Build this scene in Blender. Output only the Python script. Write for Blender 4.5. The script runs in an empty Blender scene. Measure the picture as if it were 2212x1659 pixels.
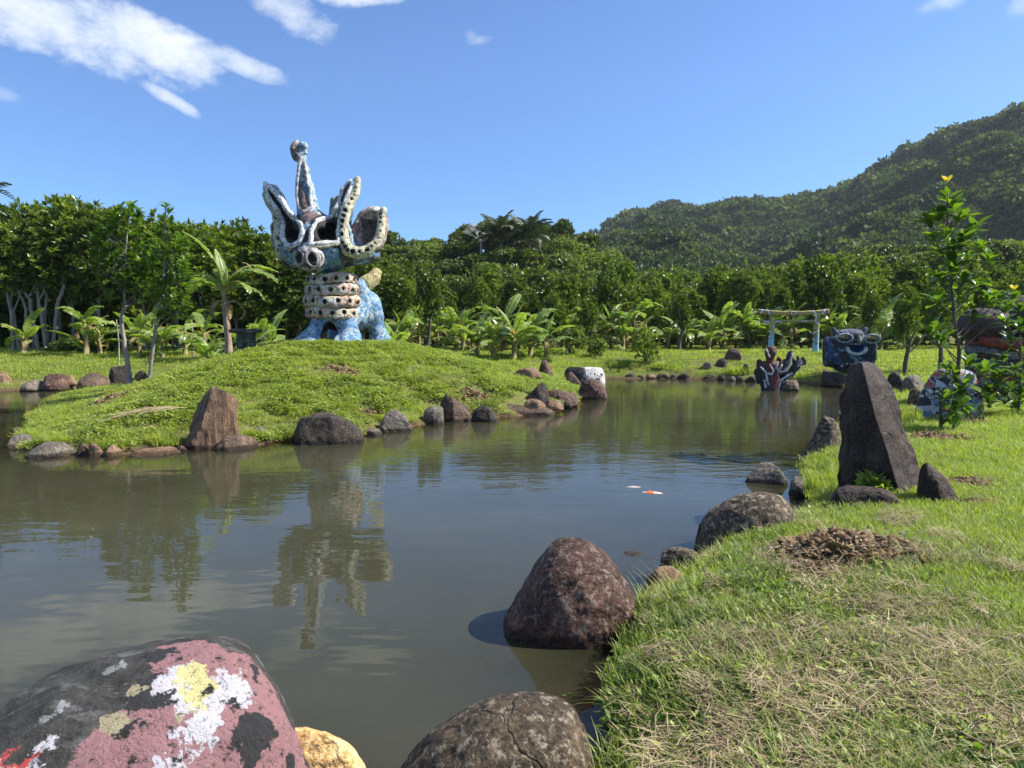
import bpy, math, random
import numpy as np
from mathutils import Vector, Matrix, Euler

SC = bpy.context.scene
COL = SC.collection
R = math.radians
rnd = random.Random(7)
rng = np.random.default_rng(7)

# ------------------------------------------------------------------ camera, sky, sun, exposure
CAM_H = 2.0
PITCH = math.atan(108.0 / 1533.7)
FP = 1533.7                      # focal length for a picture 2212 wide
cd = bpy.data.cameras.new('camera'); cam = bpy.data.objects.new('camera', cd); COL.objects.link(cam)
cam.location = (0, 0, CAM_H); cam.rotation_euler = (R(90) - PITCH, 0, 0)
cd.sensor_width = 36; cd.lens = 36 * FP / 2212; cd.clip_start = 0.05; cd.clip_end = 9000
SC.camera = cam

SUN_AZ = 86.0     # degrees to the right of the view direction (+Y)
SUN_EL = 44.0
SKY_STR = 0.078
world = bpy.data.worlds.new('World'); SC.world = world; world.use_nodes = True
wn, wl = world.node_tree.nodes, world.node_tree.links
wn.clear()

def nd(nodes, typ, **kw):
    n = nodes.new(typ)
    for k, v in kw.items():
        if k.startswith('i_'):
            n.inputs[k[2:].replace('_', ' ')].default_value = v
        else:
            setattr(n, k, v)
    return n

def world_sky():
    N, L = wn, wl
    out = N.new('ShaderNodeOutputWorld'); bg = N.new('ShaderNodeBackground'); bg.inputs['Strength'].default_value = SKY_STR
    sky = N.new('ShaderNodeTexSky'); sky.sky_type = 'NISHITA'; sky.sun_disc = False
    sky.sun_elevation = R(SUN_EL); sky.sun_rotation = R(SUN_AZ); sky.altitude = 0
    sky.air_density = 1.0; sky.dust_density = 0.35; sky.ozone_density = 2.6
    tc = N.new('ShaderNodeTexCoord')
    sep = N.new('ShaderNodeSeparateXYZ'); L.new(tc.outputs['Generated'], sep.inputs[0])
    def M(op, a, b=None, c=None):
        m = N.new('ShaderNodeMath'); m.operation = op
        for i, v in enumerate((a, b, c)):
            if v is None: continue
            if isinstance(v, (int, float)): m.inputs[i].default_value = v
            else: L.new(v, m.inputs[i])
        return m.outputs[0]
    # azimuth / elevation of the direction
    az = M('ARCTAN2', sep.outputs[0], sep.outputs[1])
    el = M('ARCSINE', sep.outputs[2])
    # cloud-layer coordinates for texture
    den = M('ADD', M('MAXIMUM', sep.outputs[2], 0.0), 0.12)
    cu, cv = M('DIVIDE', sep.outputs[0], den), M('DIVIDE', sep.outputs[1], den)
    cmb = N.new('ShaderNodeCombineXYZ'); L.new(cu, cmb.inputs[0]); L.new(cv, cmb.inputs[1])
    ae = N.new('ShaderNodeCombineXYZ'); L.new(az, ae.inputs[0]); L.new(el, ae.inputs[1])
    n1 = nd(N, 'ShaderNodeTexNoise', i_Scale=9.0, i_Detail=9.0, i_Roughness=0.62, i_Distortion=0.35)
    mp = N.new('ShaderNodeMapping'); mp.inputs['Rotation'].default_value = (0, 0, R(16)); mp.inputs['Scale'].default_value = (0.9, 1.35, 1)
    L.new(ae.outputs[0], mp.inputs[0]); L.new(mp.outputs[0], n1.inputs['Vector'])
    n2 = nd(N, 'ShaderNodeTexNoise', i_Scale=42.0, i_Detail=7.0, i_Roughness=0.6)
    L.new(mp.outputs[0], n2.inputs['Vector'])
    nn = M('ADD', M('MULTIPLY', M('SUBTRACT', n1.outputs[0], 0.5), 2.4), M('MULTIPLY', M('SUBTRACT', n2.outputs[0], 0.5), 1.5))
    total = None
    # individual clouds: azimuth, elevation, half-width, half-height (degrees), tilt, density
    for (x, y, w, h, t, s) in CLOUDS:
        dx = M('SUBTRACT', az, R(x)); dy = M('SUBTRACT', el, R(y))
        c, s_ = math.cos(R(t)), math.sin(R(t))
        u = M('DIVIDE', M('ADD', M('MULTIPLY', dx, c), M('MULTIPLY', dy, s_)), R(w))
        v = M('DIVIDE', M('SUBTRACT', M('MULTIPLY', dy, c), M('MULTIPLY', dx, s_)), R(h))
        d = M('SUBTRACT', 1.0, M('ADD', M('POWER', M('ABSOLUTE', u), 2.0), M('POWER', M('ABSOLUTE', v), 2.0)))
        m = M('MULTIPLY', M('MAXIMUM', M('ADD', d, nn), 0.0), s)
        # keep the cloud inside twice its size
        lim = M('MAXIMUM', M('MINIMUM', M('ADD', d, 1.3), 1.0), 0.0)
        m = M('MULTIPLY', m, lim)
        total = m if total is None else M('MAXIMUM', total, m)
    # scattered clouds over the rest of the sky, above the view
    n3 = nd(N, 'ShaderNodeTexNoise', i_Scale=1.1, i_Detail=9.0, i_Roughness=0.6, i_Distortion=0.3)
    L.new(cmb.outputs[0], n3.inputs['Vector'])
    hi = N.new('ShaderNodeMapRange'); hi.inputs[1].default_value = R(27.5); hi.inputs[2].default_value = R(36); L.new(el, hi.inputs[0])
    lf = N.new('ShaderNodeMapRange'); lf.inputs[1].default_value = R(20); lf.inputs[2].default_value = R(-20); L.new(az, lf.inputs[0])
    scat = M('MULTIPLY', M('MULTIPLY', M('MAXIMUM', M('SUBTRACT', n3.outputs[0], 0.46), 0.0), 7.0), hi.outputs[0])
    total = M('MAXIMUM', total, scat)
    fac = M('SUBTRACT', 1.0, M('EXPONENT', M('MULTIPLY', M('POWER', total, 1.4), -1.5), 0.0))
    shade = N.new('ShaderNodeMapRange'); shade.inputs[1].default_value = 0.25; shade.inputs[2].default_value = 0.75
    L.new(n1.outputs[0], shade.inputs[0])
    cc = N.new('ShaderNodeMixRGB'); cc.inputs[1].default_value = (5.0, 5.7, 6.6, 1); cc.inputs[2].default_value = (7.4, 7.6, 7.8, 1)
    L.new(shade.outputs[0], cc.inputs[0])
    # colour of the clear sky: slightly deeper blue than the model gives
    tint = N.new('ShaderNodeMixRGB'); tint.blend_type = 'MULTIPLY'; tint.inputs[0].default_value = 1; tint.inputs[2].default_value = SKY_TINT
    L.new(sky.outputs[0], tint.inputs[1])
    mix = N.new('ShaderNodeMixRGB'); L.new(fac, mix.inputs[0]); L.new(tint.outputs[0], mix.inputs[1]); L.new(cc.outputs[0], mix.inputs[2])
    L.new(mix.outputs[0], bg.inputs[0]); L.new(bg.outputs[0], out.inputs[0])

def azel(x, y):
    return math.degrees(math.atan((x - 1106) / FP)), math.degrees(math.atan((721.5 - y) / math.hypot(FP, x - 1106)))
SKY_TINT = (0.60, 0.86, 1.20, 1)
CLOUDS = []
for (x, y, w, h, t, s) in ((110, 60, 250, 70, -12, 1.1), (330, 105, 190, 50, -18, 1.1), (540, 158, 110, 24, -14, 0.9),
                           (640, 40, 110, 45, -25, 0.8), (790, 8, 120, 34, 5, 1.1), (1038, 108, 34, 10, 8, 0.30), (1020, 100, 18, 14, -30, 0.25),
                           (375, 222, 72, 14, -24, 0.75), (25, 215, 40, 14, -8, 0.3), (2040, 12, 75, 24, 10, 0.6), (1330, 6, 45, 14, 5, 0.8), (2170, 35, 30, 20, 30, .4),
                           (-500, 200, 220, 60, 10, 0.8), (2700, 120, 160, 40, 0, 0.5)):
    a, e = azel(x, y)
    CLOUDS.append((a, e, math.degrees(w / 1600), math.degrees(h / 1600), t, s))
world_sky()

sd = bpy.data.lights.new('sun', 'SUN'); sun = bpy.data.objects.new('sun', sd); COL.objects.link(sun)
sd.energy = 5.0; sd.angle = R(0.55); sd.color = (1.0, 0.94, 0.85)
sdir = Vector((math.sin(R(SUN_AZ)) * math.cos(R(SUN_EL)), math.cos(R(SUN_AZ)) * math.cos(R(SUN_EL)), math.sin(R(SUN_EL))))
sun.rotation_euler = sdir.to_track_quat('Z', 'Y').to_euler(); sun.location = (20, 10, 40)

vs = SC.view_settings; vs.view_transform = 'Standard'; vs.look = 'None'; vs.gamma = 1; vs.use_curve_mapping = False
vs.exposure = 1.03
cy = SC.cycles
cy.max_bounces = 8; cy.transparent_max_bounces = 12; cy.diffuse_bounces = 3; cy.glossy_bounces = 4; cy.transmission_bounces = 6
cy.sample_clamp_indirect = 6; cy.use_adaptive_sampling = True; cy.adaptive_threshold = 0.015
try:
    cy.use_denoising = True
except Exception: pass

# ------------------------------------------------------------------ places: a point of the photograph -> a place on a known height or distance
CP, SP = math.cos(PITCH), math.sin(PITCH)
def ray(x, y):
    u, v = (x - 1106) / FP, (829.5 - y) / FP
    return np.array([u, CP + v * SP, -SP + v * CP])
def at(x, y, Y):
    d = ray(x, y); return Vector(d * (Y / d[1])) + Vector((0, 0, CAM_H))
def gnd(x, y, z=0.0):
    d = ray(x, y); return Vector(d * ((z - CAM_H) / d[2])) + Vector((0, 0, CAM_H))
def proj(p):
    p = np.asarray(p, float) - np.array([0, 0, CAM_H])
    f = p[..., 1] * CP - p[..., 2] * SP; up = p[..., 1] * SP + p[..., 2] * CP
    return 1106 + FP * p[..., 0] / f, 829.5 - FP * up / f

# ------------------------------------------------------------------ helpers
def tag(o, label=None, cat=None, group=None, kind=None):
    if label: o['label'] = label
    if cat: o['category'] = cat
    if group: o['group'] = group
    if kind: o['kind'] = kind
    return o
def empty(name, loc=(0, 0, 0), rz=0):
    o = bpy.data.objects.new(name, None); COL.objects.link(o); o.location = loc; o.rotation_euler = (0, 0, rz)
    o.empty_display_size = 0.2
    return o
def mesh_np(name, V, F, mats=None, smooth=True, col=None, tone=None, midx=None):
    """V (n,3); F list of (m,k) int arrays of tris/quads."""
    if isinstance(F, np.ndarray): F = [F]
    F = [f for f in F if len(f)]
    me = bpy.data.meshes.new(name)
    V = np.asarray(V, np.float32)
    me.vertices.add(len(V)); me.vertices.foreach_set('co', V.ravel())
    li = np.concatenate([f.ravel() for f in F]).astype(np.int32)
    cnt = np.concatenate([np.full(len(f), f.shape[1]) for f in F]).astype(np.int32)
    st = np.concatenate([[0], np.cumsum(cnt)[:-1]]).astype(np.int32)
    me.loops.add(len(li)); me.loops.foreach_set('vertex_index', li)
    me.polygons.add(len(cnt)); me.polygons.foreach_set('loop_start', st); me.polygons.foreach_set('loop_total', cnt)
    me.polygons.foreach_set('use_smooth', np.full(len(cnt), smooth))
    if midx is not None: me.polygons.foreach_set('material_index', np.asarray(midx, np.int32))
    me.update(calc_edges=True)
    if col is not None:
        a = me.attributes.new('Col', 'FLOAT_COLOR', 'POINT')
        c = np.ones((len(V), 4), np.float32); c[:, :3] = col; a.data.foreach_set('color', c.ravel())
    if tone is not None:
        a = me.attributes.new('tone', 'FLOAT', 'POINT'); a.data.foreach_set('value', np.asarray(tone, np.float32))
    for m in (mats if isinstance(mats, (list, tuple)) else [mats]):
        if m: me.materials.append(m)
    return me
def obj(name, me, parent=None, loc=None):
    o = bpy.data.objects.new(name, me); COL.objects.link(o)
    if parent: o.parent = parent
    if loc is not None: o.location = loc
    return o
def dup_tree(src, loc, rz=0, scale=1, label=None, group=None):
    c = src.copy(); COL.objects.link(c); c.location = loc; c.rotation_euler = (0, 0, rz); c.scale = (scale,) * 3
    if label: c['label'] = label
    if group: c['group'] = group
    for ch in list(src.children):
        d = ch.copy(); COL.objects.link(d); d.parent = c
    return c
class MB:
    def __init__(s): s.V, s.F, s.n, s.T = [], [], 0, []
    def add(s, V, F, tone=0.5):
        V = np.asarray(V, float); s.V.append(V); s.F.append(np.asarray(F) + s.n); s.n += len(V); s.T.append(np.full(len(V), tone) if np.isscalar(tone) else tone)
    def tube(s, pts, rad, n=8, tone=0.5, wob=0, close=True):
        pts = np.asarray(pts, float); m = len(pts)
        rad = np.full(m, rad) if np.isscalar(rad) else np.asarray(rad, float)
        t = np.gradient(pts, axis=0); t /= np.linalg.norm(t, axis=1)[:, None] + 1e-9
        ref = np.array([0.13, 0.07, 1.0]) if abs(t[:, 2]).mean() < 0.9 else np.array([1.0, 0.1, 0.05])
        a = np.cross(t, ref); a /= np.linalg.norm(a, axis=1)[:, None]; b = np.cross(t, a)
        th = np.arange(n) * 2 * math.pi / n
        rr = rad[:, None] * (1 + (wob * rng.uniform(-1, 1, (m, n)) if wob else 0))
        V = pts[:, None, :] + rr[..., None] * (np.cos(th)[None, :, None] * a[:, None, :] + np.sin(th)[None, :, None] * b[:, None, :])
        V = V.reshape(-1, 3)
        i, j = np.meshgrid(np.arange(m - 1), np.arange(n), indexing='ij')
        F = np.stack([i * n + j, i * n + (j + 1) % n, (i + 1) * n + (j + 1) % n, (i + 1) * n + j], -1).reshape(-1, 4)
        if close:
            V = np.vstack([V, pts[:1], pts[-1:]]); k = m * n
            j = np.arange(n)
            F = np.vstack([F, np.stack([j, (j + 1) % n, np.full(n, k), np.full(n, k)], -1), np.stack([(m - 1) * n + j, (m - 1) * n + (j + 1) % n, np.full(n, k + 1), np.full(n, k + 1)], -1)])
        q = F[:, 2] != F[:, 3]
        s.add(V, F, tone)
    def mesh(s, name, mats, smooth=True, tone=True):
        V = np.vstack(s.V); Fs = np.vstack(s.F)
        tri = Fs[:, 2] == Fs[:, 3]
        return mesh_np(name, V, [Fs[~tri], Fs[tri][:, :3]], mats, smooth, tone=np.concatenate(s.T) if tone else None)
def grid_faces(nx, ny, wrap=False):
    i, j = np.meshgrid(np.arange(nx - 1), np.arange(ny - (0 if wrap else 1)), indexing='ij')
    return np.stack([i * ny + j, (i + 1) * ny + j, (i + 1) * ny + (j + 1) % ny, i * ny + (j + 1) % ny], -1).reshape(-1, 4)
# numpy value noise
def _h(ix, iy, iz, seed):
    h = (ix.astype(np.int64) * 374761393 + iy.astype(np.int64) * 668265263 + iz.astype(np.int64) * 2147483647 + seed * 1274126177) & 0xffffffff
    h = ((h ^ (h >> 13)) * 1274126177) & 0xffffffff
    h = ((h ^ (h >> 16)) * 2246822519) & 0xffffffff
    return ((h ^ (h >> 15)) & 0xffff) / 65535.0
def vnoise(P, s=0):
    P = np.asarray(P, float)
    if P.shape[-1] == 2: P = np.concatenate([P, np.zeros(P.shape[:-1] + (1,))], -1)
    i = np.floor(P).astype(np.int64); f = P - i; u = f * f * (3 - 2 * f)
    r = 0
    for dx in (0, 1):
        for dy in (0, 1):
            for dz in (0, 1):
                w = (u[..., 0] if dx else 1 - u[..., 0]) * (u[..., 1] if dy else 1 - u[..., 1]) * (u[..., 2] if dz else 1 - u[..., 2])
                r = r + w * _h(i[..., 0] + dx, i[..., 1] + dy, i[..., 2] + dz, s)
    return r * 2 - 1
def fbm(P, o=4, s=0, g=0.5):
    P = np.asarray(P, float); r, a, n = 0, 1.0, 0
    for k in range(o): r = r + a * vnoise(P * 2 ** k + 17.3 * k, s + k); n += a; a *= g
    return r / n
def sstep(a, b, x):
    t = np.clip((x - a) / (b - a), 0, 1); return t * t * (3 - 2 * t)

# ------------------------------------------------------------------ materials
def new_mat(name):
    m = bpy.data.materials.new(name); m.use_nodes = True; N, L = m.node_tree.nodes, m.node_tree.links
    b = N['Principled BSDF']; return m, N, L, b
def ramp(N, L, src, stops):
    r = N.new('ShaderNodeValToRGB'); e = r.color_ramp.elements
    while len(e) < len(stops): e.new(0.5)
    for k, (p, c) in enumerate(stops): e[k].position = p; e[k].color = (c[0], c[1], c[2], 1)
    L.new(src, r.inputs[0]); return r.outputs[0]
def mixc(N, L, f, a, b, mode='MIX'):
    m = N.new('ShaderNodeMixRGB'); m.blend_type = mode
    for i, v in enumerate((f, a, b)):
        if isinstance(v, (int, float)): m.inputs[i].default_value = v
        elif isinstance(v, tuple): m.inputs[i].default_value = (v[0], v[1], v[2], 1)
        else: L.new(v, m.inputs[i])
    return m.outputs[0]
def noise(N, L, vec, sc, det=5, rough=0.6, dist=0):
    n = nd(N, 'ShaderNodeTexNoise', i_Scale=sc, i_Detail=det, i_Roughness=rough, i_Distortion=dist); L.new(vec, n.inputs['Vector']); return n.outputs[0]
def bump(N, L, h, st, dist, nrm=None):
    b = N.new('ShaderNodeBump'); b.inputs['Strength'].default_value = st; b.inputs['Distance'].default_value = dist; L.new(h, b.inputs['Height'])
    if nrm: L.new(nrm, b.inputs['Normal'])
    return b.outputs[0]
def leaf_mat(name, dark, light, trans=0.35, rough=0.38, tcol=None, yellow=None):
    m, N, L, b = new_mat(name)
    at_ = N.new('ShaderNodeAttribute'); at_.attribute_name = 'tone'
    oi = N.new('ShaderNodeObjectInfo')
    geo = N.new('ShaderNodeNewGeometry')
    mm = N.new('ShaderNodeMath'); mm.operation = 'MULTIPLY_ADD'; L.new(oi.outputs['Random'], mm.inputs[0]); mm.inputs[1].default_value = 0.35
    L.new(at_.outputs['Fac'], mm.inputs[2])
    sb = N.new('ShaderNodeMath'); sb.operation = 'SUBTRACT'; L.new(mm.outputs[0], sb.inputs[0]); sb.inputs[1].default_value = 0.17
    stops = [(0.05, dark), (0.85, light)]
    if yellow: stops.append((0.97, yellow))
    c = ramp(N, L, sb.outputs[0], stops)
    L.new(c, b.inputs['Base Color']); b.inputs['Roughness'].default_value = rough; b.inputs['Specular IOR Level'].default_value = 0.45
    tr = N.new('ShaderNodeBsdfTranslucent')
    tcn = mixc(N, L, 1.0, c, tcol or (1.5, 1.7, 0.5), 'MULTIPLY'); L.new(tcn, tr.inputs[0])
    mx = N.new('ShaderNodeMixShader'); mx.inputs[0].default_value = trans
    L.new(b.outputs[0], mx.inputs[1]); L.new(tr.outputs[0], mx.inputs[2])
    L.new(mx.outputs[0], N['Material Output'].inputs[0])
    return m
def bark_mat(name, c1, c2, sc=12):
    m, N, L, b = new_mat(name); tc = N.new('ShaderNodeTexCoord')
    mp = N.new('ShaderNodeMapping'); mp.inputs['Scale'].default_value = (1, 1, 0.35); L.new(tc.outputs['Object'], mp.inputs[0])
    n = noise(N, L, mp.outputs[0], sc, 6, 0.65)
    L.new(ramp(N, L, n, [(0.3, c1), (0.7, c2)]), b.inputs['Base Color']); b.inputs['Roughness'].default_value = 0.9
    L.new(bump(N, L, n, 0.6, 0.02), b.inputs['Normal']); return m
def rock_mat(name, c1, c2, c3, sc=3.0, speck=None, rough=0.8, streak=(1, 1, 1), lichen=0.35, bs=0.9):
    m, N, L, b = new_mat(name); tc = N.new('ShaderNodeTexCoord')
    oi = N.new('ShaderNodeObjectInfo')
    ad = N.new('ShaderNodeVectorMath'); ad.operation = 'ADD'; L.new(tc.outputs['Object'], ad.inputs[0])
    sc3 = N.new('ShaderNodeMath'); sc3.operation = 'MULTIPLY'; sc3.inputs[1].default_value = 37; L.new(oi.outputs['Random'], sc3.inputs[0]); L.new(sc3.outputs[0], ad.inputs[1])
    mp = N.new('ShaderNodeMapping'); mp.inputs['Scale'].default_value = streak; L.new(ad.outputs[0], mp.inputs[0])
    big = noise(N, L, mp.outputs[0], sc, 6, 0.62, 0.4)
    c1, c2, c3 = [(c[0] * 1.08, c[1] * .95, c[2] * .78) for c in (c1, c2, c3)]
    base = ramp(N, L, big, [(0.32, c1), (0.55, c2), (0.75, c3)])
    fine = noise(N, L, ad.outputs[0], sc * 16, 6, 0.7)
    f2 = ramp(N, L, fine, [(0.36, (0.35, 0.34, 0.33)), (0.64, (1.6, 1.58, 1.55))])
    base = mixc(N, L, 1.0, base, f2, 'MULTIPLY')
    if speck:
        sp = noise(N, L, ad.outputs[0], sc * 9, 7, 0.75)
        spm = ramp(N, L, sp, [(0.52, (0, 0, 0)), (0.60, (lichen,) * 3)])
        base = mixc(N, L, spm, base, speck)
    vw = N.new('ShaderNodeVectorMath'); vw.operation = 'SCALE'; vn = N.new('ShaderNodeTexNoise'); vn.inputs['Scale'].default_value = sc * 1.3; vn.inputs['Detail'].default_value = 5; L.new(ad.outputs[0], vn.inputs['Vector']); L.new(vn.outputs['Color'], vw.inputs[0]); vw.inputs['Scale'].default_value = 0.55 / sc * 2
    va = N.new('ShaderNodeVectorMath'); va.operation = 'ADD'; L.new(ad.outputs[0], va.inputs[0]); L.new(vw.outputs[0], va.inputs[1])
    vo = N.new('ShaderNodeTexVoronoi'); vo.feature = 'DISTANCE_TO_EDGE'; vo.inputs['Scale'].default_value = sc * .55; L.new(va.outputs[0], vo.inputs['Vector'])
    crk = ramp(N, L, vo.outputs['Distance'], [(0.0, (.55,) * 3), (0.016, (0, 0, 0))])
    base = mixc(N, L, crk, base, (.012, .010, .008))
    # wet dark band just above the water
    geo = N.new('ShaderNodeNewGeometry'); sp = N.new('ShaderNodeSeparateXYZ'); L.new(geo.outputs['Position'], sp.inputs[0])
    wz = N.new('ShaderNodeMath'); wz.operation = 'MULTIPLY_ADD'; L.new(big, wz.inputs[0]); wz.inputs[1].default_value = -0.10; L.new(sp.outputs[2], wz.inputs[2])
    wm = N.new('ShaderNodeMapRange'); wm.inputs[1].default_value = 0.03; wm.inputs[2].default_value = -0.005; L.new(wz.outputs[0], wm.inputs[0])
    base = mixc(N, L, wm.outputs[0], base, mixc(N, L, 1.0, base, (.30, .28, .24), 'MULTIPLY'))
    L.new(base, b.inputs['Base Color']); b.inputs['Roughness'].default_value = rough; b.inputs['Specular IOR Level'].default_value = 0.3
    mid = noise(N, L, mp.outputs[0], sc * 4, 8, 0.65)
    h = mixc(N, L, 0.4, mid, fine); h = mixc(N, L, crk, h, (0, 0, 0))
    L.new(bump(N, L, h, bs, 0.035), b.inputs['Normal'])
    return m
M_ROCK = {
 'dark': rock_mat('dark_basalt', (0.008, 0.007, 0.006), (0.028, 0.021, 0.017), (0.085, 0.066, 0.052), 2.6, (0.16, 0.15, 0.13), 0.75, lichen=0.5),
 'brown': rock_mat('brown_rock', (0.022, 0.016, 0.013), (0.075, 0.052, 0.040), (0.17, 0.13, 0.10), 2.6, (0.24, 0.21, 0.17), lichen=0.5),
 'tan': rock_mat('tan_rock', (0.07, 0.045, 0.03), (0.19, 0.13, 0.09), (0.32, 0.25, 0.18), 3.2, (0.4, 0.36, 0.28)),
 'grey': rock_mat('grey_rock', (0.035, 0.034, 0.032), (0.11, 0.105, 0.095), (0.26, 0.25, 0.22), 3.0, (0.34, 0.33, 0.30), lichen=0.6),
 'red': rock_mat('reddish_rock', (0.020, 0.011, 0.009), (0.065, 0.036, 0.029), (0.19, 0.135, 0.115), 2.2, (0.30, 0.24, 0.21), lichen=0.55),
 'stone': rock_mat('standing_stone', (0.008, 0.0055, 0.005), (0.026, 0.017, 0.014), (0.075, 0.052, 0.040), 3.4, (0.13, 0.11, 0.09), 0.7, (1.6, 1.6, 0.35), 0.35),
 'striated': rock_mat('striated_rock', (0.04, 0.026, 0.019), (0.13, 0.088, 0.062), (0.30, 0.22, 0.155), 5.0, (0.30, 0.26, 0.20), 0.85, (2.2, 2.2, 0.3), 0.4),
 'yellow': rock_mat('yellow_sandstone', (0.34, 0.22, 0.10), (0.58, 0.42, 0.20), (0.72, 0.58, 0.34), 4.0, (0.8, 0.72, 0.5), 0.8, (0.5, 1.5, 3.5), 0.3, 0.5),
 'river': rock_mat('river_boulder', (0.022, 0.018, 0.014), (0.075, 0.062, 0.046), (0.19, 0.16, 0.12), 2.4, (0.33, 0.28, 0.20), 0.8, lichen=0.75),
}
def ground_mat():
    m, N, L, b = new_mat('lawn_soil'); tc = N.new('ShaderNodeTexCoord')
    a = noise(N, L, tc.outputs['Object'], 0.55, 5, 0.6); c = noise(N, L, tc.outputs['Object'], 14, 8, 0.75); d = noise(N, L, tc.outputs['Object'], 2.2, 6, 0.7)
    g = ramp(N, L, c, [(0.35, (0.045, 0.07, 0.012)), (0.62, (0.13, 0.18, 0.03))])
    y = ramp(N, L, c, [(0.35, (0.09, 0.085, 0.03)), (0.65, (0.22, 0.2, 0.08))])
    g2 = mixc(N, L, ramp(N, L, a, [(0.42, (0, 0, 0)), (0.62, (0.8, 0.8, 0.8))]), g, y)
    gp = N.new('ShaderNodeNewGeometry'); gs = N.new('ShaderNodeSeparateXYZ'); L.new(gp.outputs['Position'], gs.inputs[0]); nr = N.new('ShaderNodeMapRange'); nr.inputs[1].default_value = 7; nr.inputs[2].default_value = 4.5; L.new(gs.outputs[1], nr.inputs[0])
    g2 = mixc(N, L, nr.outputs[0], g2, ramp(N, L, c, [(0.35, (0.02, 0.017, 0.008)), (0.65, (0.075, 0.065, 0.028))]))
    s = ramp(N, L, c, [(0.3, (0.035, 0.022, 0.012)), (0.7, (0.14, 0.09, 0.05))])
    g3 = mixc(N, L, ramp(N, L, d, [(0.62, (0, 0, 0)), (0.7, (0.9, 0.9, 0.9))]), g2, s)
    # the bank and the bed of the pond are bare mud
    geo = N.new('ShaderNodeNewGeometry'); sp = N.new('ShaderNodeSeparateXYZ'); L.new(geo.outputs['Position'], sp.inputs[0])
    mr = N.new('ShaderNodeMapRange'); mr.inputs[1].default_value = 0.13; mr.inputs[2].default_value = 0.05; L.new(sp.outputs[2], mr.inputs[0])
    mud = ramp(N, L, c, [(0.3, (0.04, 0.028, 0.016)), (0.7, (0.16, 0.11, 0.065))])
    f = mixc(N, L, mr.outputs[0], g3, mud)
    L.new(f, b.inputs['Base Color']); b.inputs['Roughness'].default_value = 0.95; b.inputs['Specular IOR Level'].default_value = 0.1
    L.new(bump(N, L, c, 0.8, 0.05), b.inputs['Normal']); return m
def water_mat():
    m, N, L, b = new_mat('pond_water'); N.remove(b)
    tc = N.new('ShaderNodeTexCoord'); out = N['Material Output']
    def n(sx, sy, det, rot=0):
        mp = N.new('ShaderNodeMapping'); mp.inputs['Scale'].default_value = (sx, sy, 1); mp.inputs['Rotation'].default_value = (0, 0, rot)
        L.new(tc.outputs['Object'], mp.inputs[0]); return noise(N, L, mp.outputs[0], 1.0, det, 0.5)
    r1 = n(1.3, 3.2, 2, 0.15); r2 = n(4.5, 10.0, 2, -0.1); r3 = n(12, 22, 2, 0.3)
    # wind: calm near the bank, rippled further out, in patches
    pat = n(0.16, 0.30, 3)
    sp = N.new('ShaderNodeSeparateXYZ'); L.new(tc.outputs['Object'], sp.inputs[0])
    far = N.new('ShaderNodeMapRange'); far.inputs[1].default_value = 4.5; far.inputs[2].default_value = 13; far.inputs[3].default_value = 0.10; far.inputs[4].default_value = 1.0; L.new(sp.outputs[1], far.inputs[0])
    pm = N.new('ShaderNodeMapRange'); pm.inputs[1].default_value = 0.38; pm.inputs[2].default_value = 0.66; pm.inputs[3].default_value = 0.55; pm.inputs[4].default_value = 1.25; L.new(pat, pm.inputs[0])
    def M(op, a, b_):
        q = N.new('ShaderNodeMath'); q.operation = op
        for i, v in enumerate((a, b_)):
            if isinstance(v, (int, float)): q.inputs[i].default_value = v
            else: L.new(v, q.inputs[i])
        return q.outputs[0]
    amp = M('MULTIPLY', far.outputs[0], pm.outputs[0])
    h = M('ADD', M('ADD', M('MULTIPLY', r1, 0.9), M('MULTIPLY', r2, M('MULTIPLY', amp, 0.55))), M('MULTIPLY', r3, M('MULTIPLY', amp, 0.10)))
    nrm = bump(N, L, h, 1.0, WAVE)
    murk = ramp(N, L, n(0.35, 0.5, 5), [(0.3, (0.040, 0.042, 0.022)), (0.7, (0.062, 0.061, 0.039))])
    df = N.new('ShaderNodeBsdfDiffuse'); L.new(murk, df.inputs[0])
    tr = N.new('ShaderNodeBsdfTransparent'); tr.inputs[0].default_value = (0.80, 0.72, 0.52, 1)
    at_ = N.new('ShaderNodeAttribute'); at_.attribute_name = 'depth'
    ex = M('SUBTRACT', 1.0, M('EXPONENT', M('MULTIPLY', at_.outputs['Fac'], -3.2), 0.0))
    mx = N.new('ShaderNodeMixShader'); L.new(ex, mx.inputs[0]); L.new(tr.outputs[0], mx.inputs[1]); L.new(df.outputs[0], mx.inputs[2])
    gl = N.new('ShaderNodeBsdfGlossy'); gl.inputs['Roughness'].default_value = 0.015; L.new(nrm, gl.inputs['Normal'])
    fr = N.new('ShaderNodeFresnel'); fr.inputs[0].default_value = 1.37; L.new(nrm, fr.inputs['Normal'])
    m2 = N.new('ShaderNodeMixShader'); L.new(fr.outputs[0], m2.inputs[0]); L.new(mx.outputs[0], m2.inputs[1]); L.new(gl.outputs[0], m2.inputs[2])
    L.new(m2.outputs[0], out.inputs[0]); return m
WAVE = 0.0048
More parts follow.
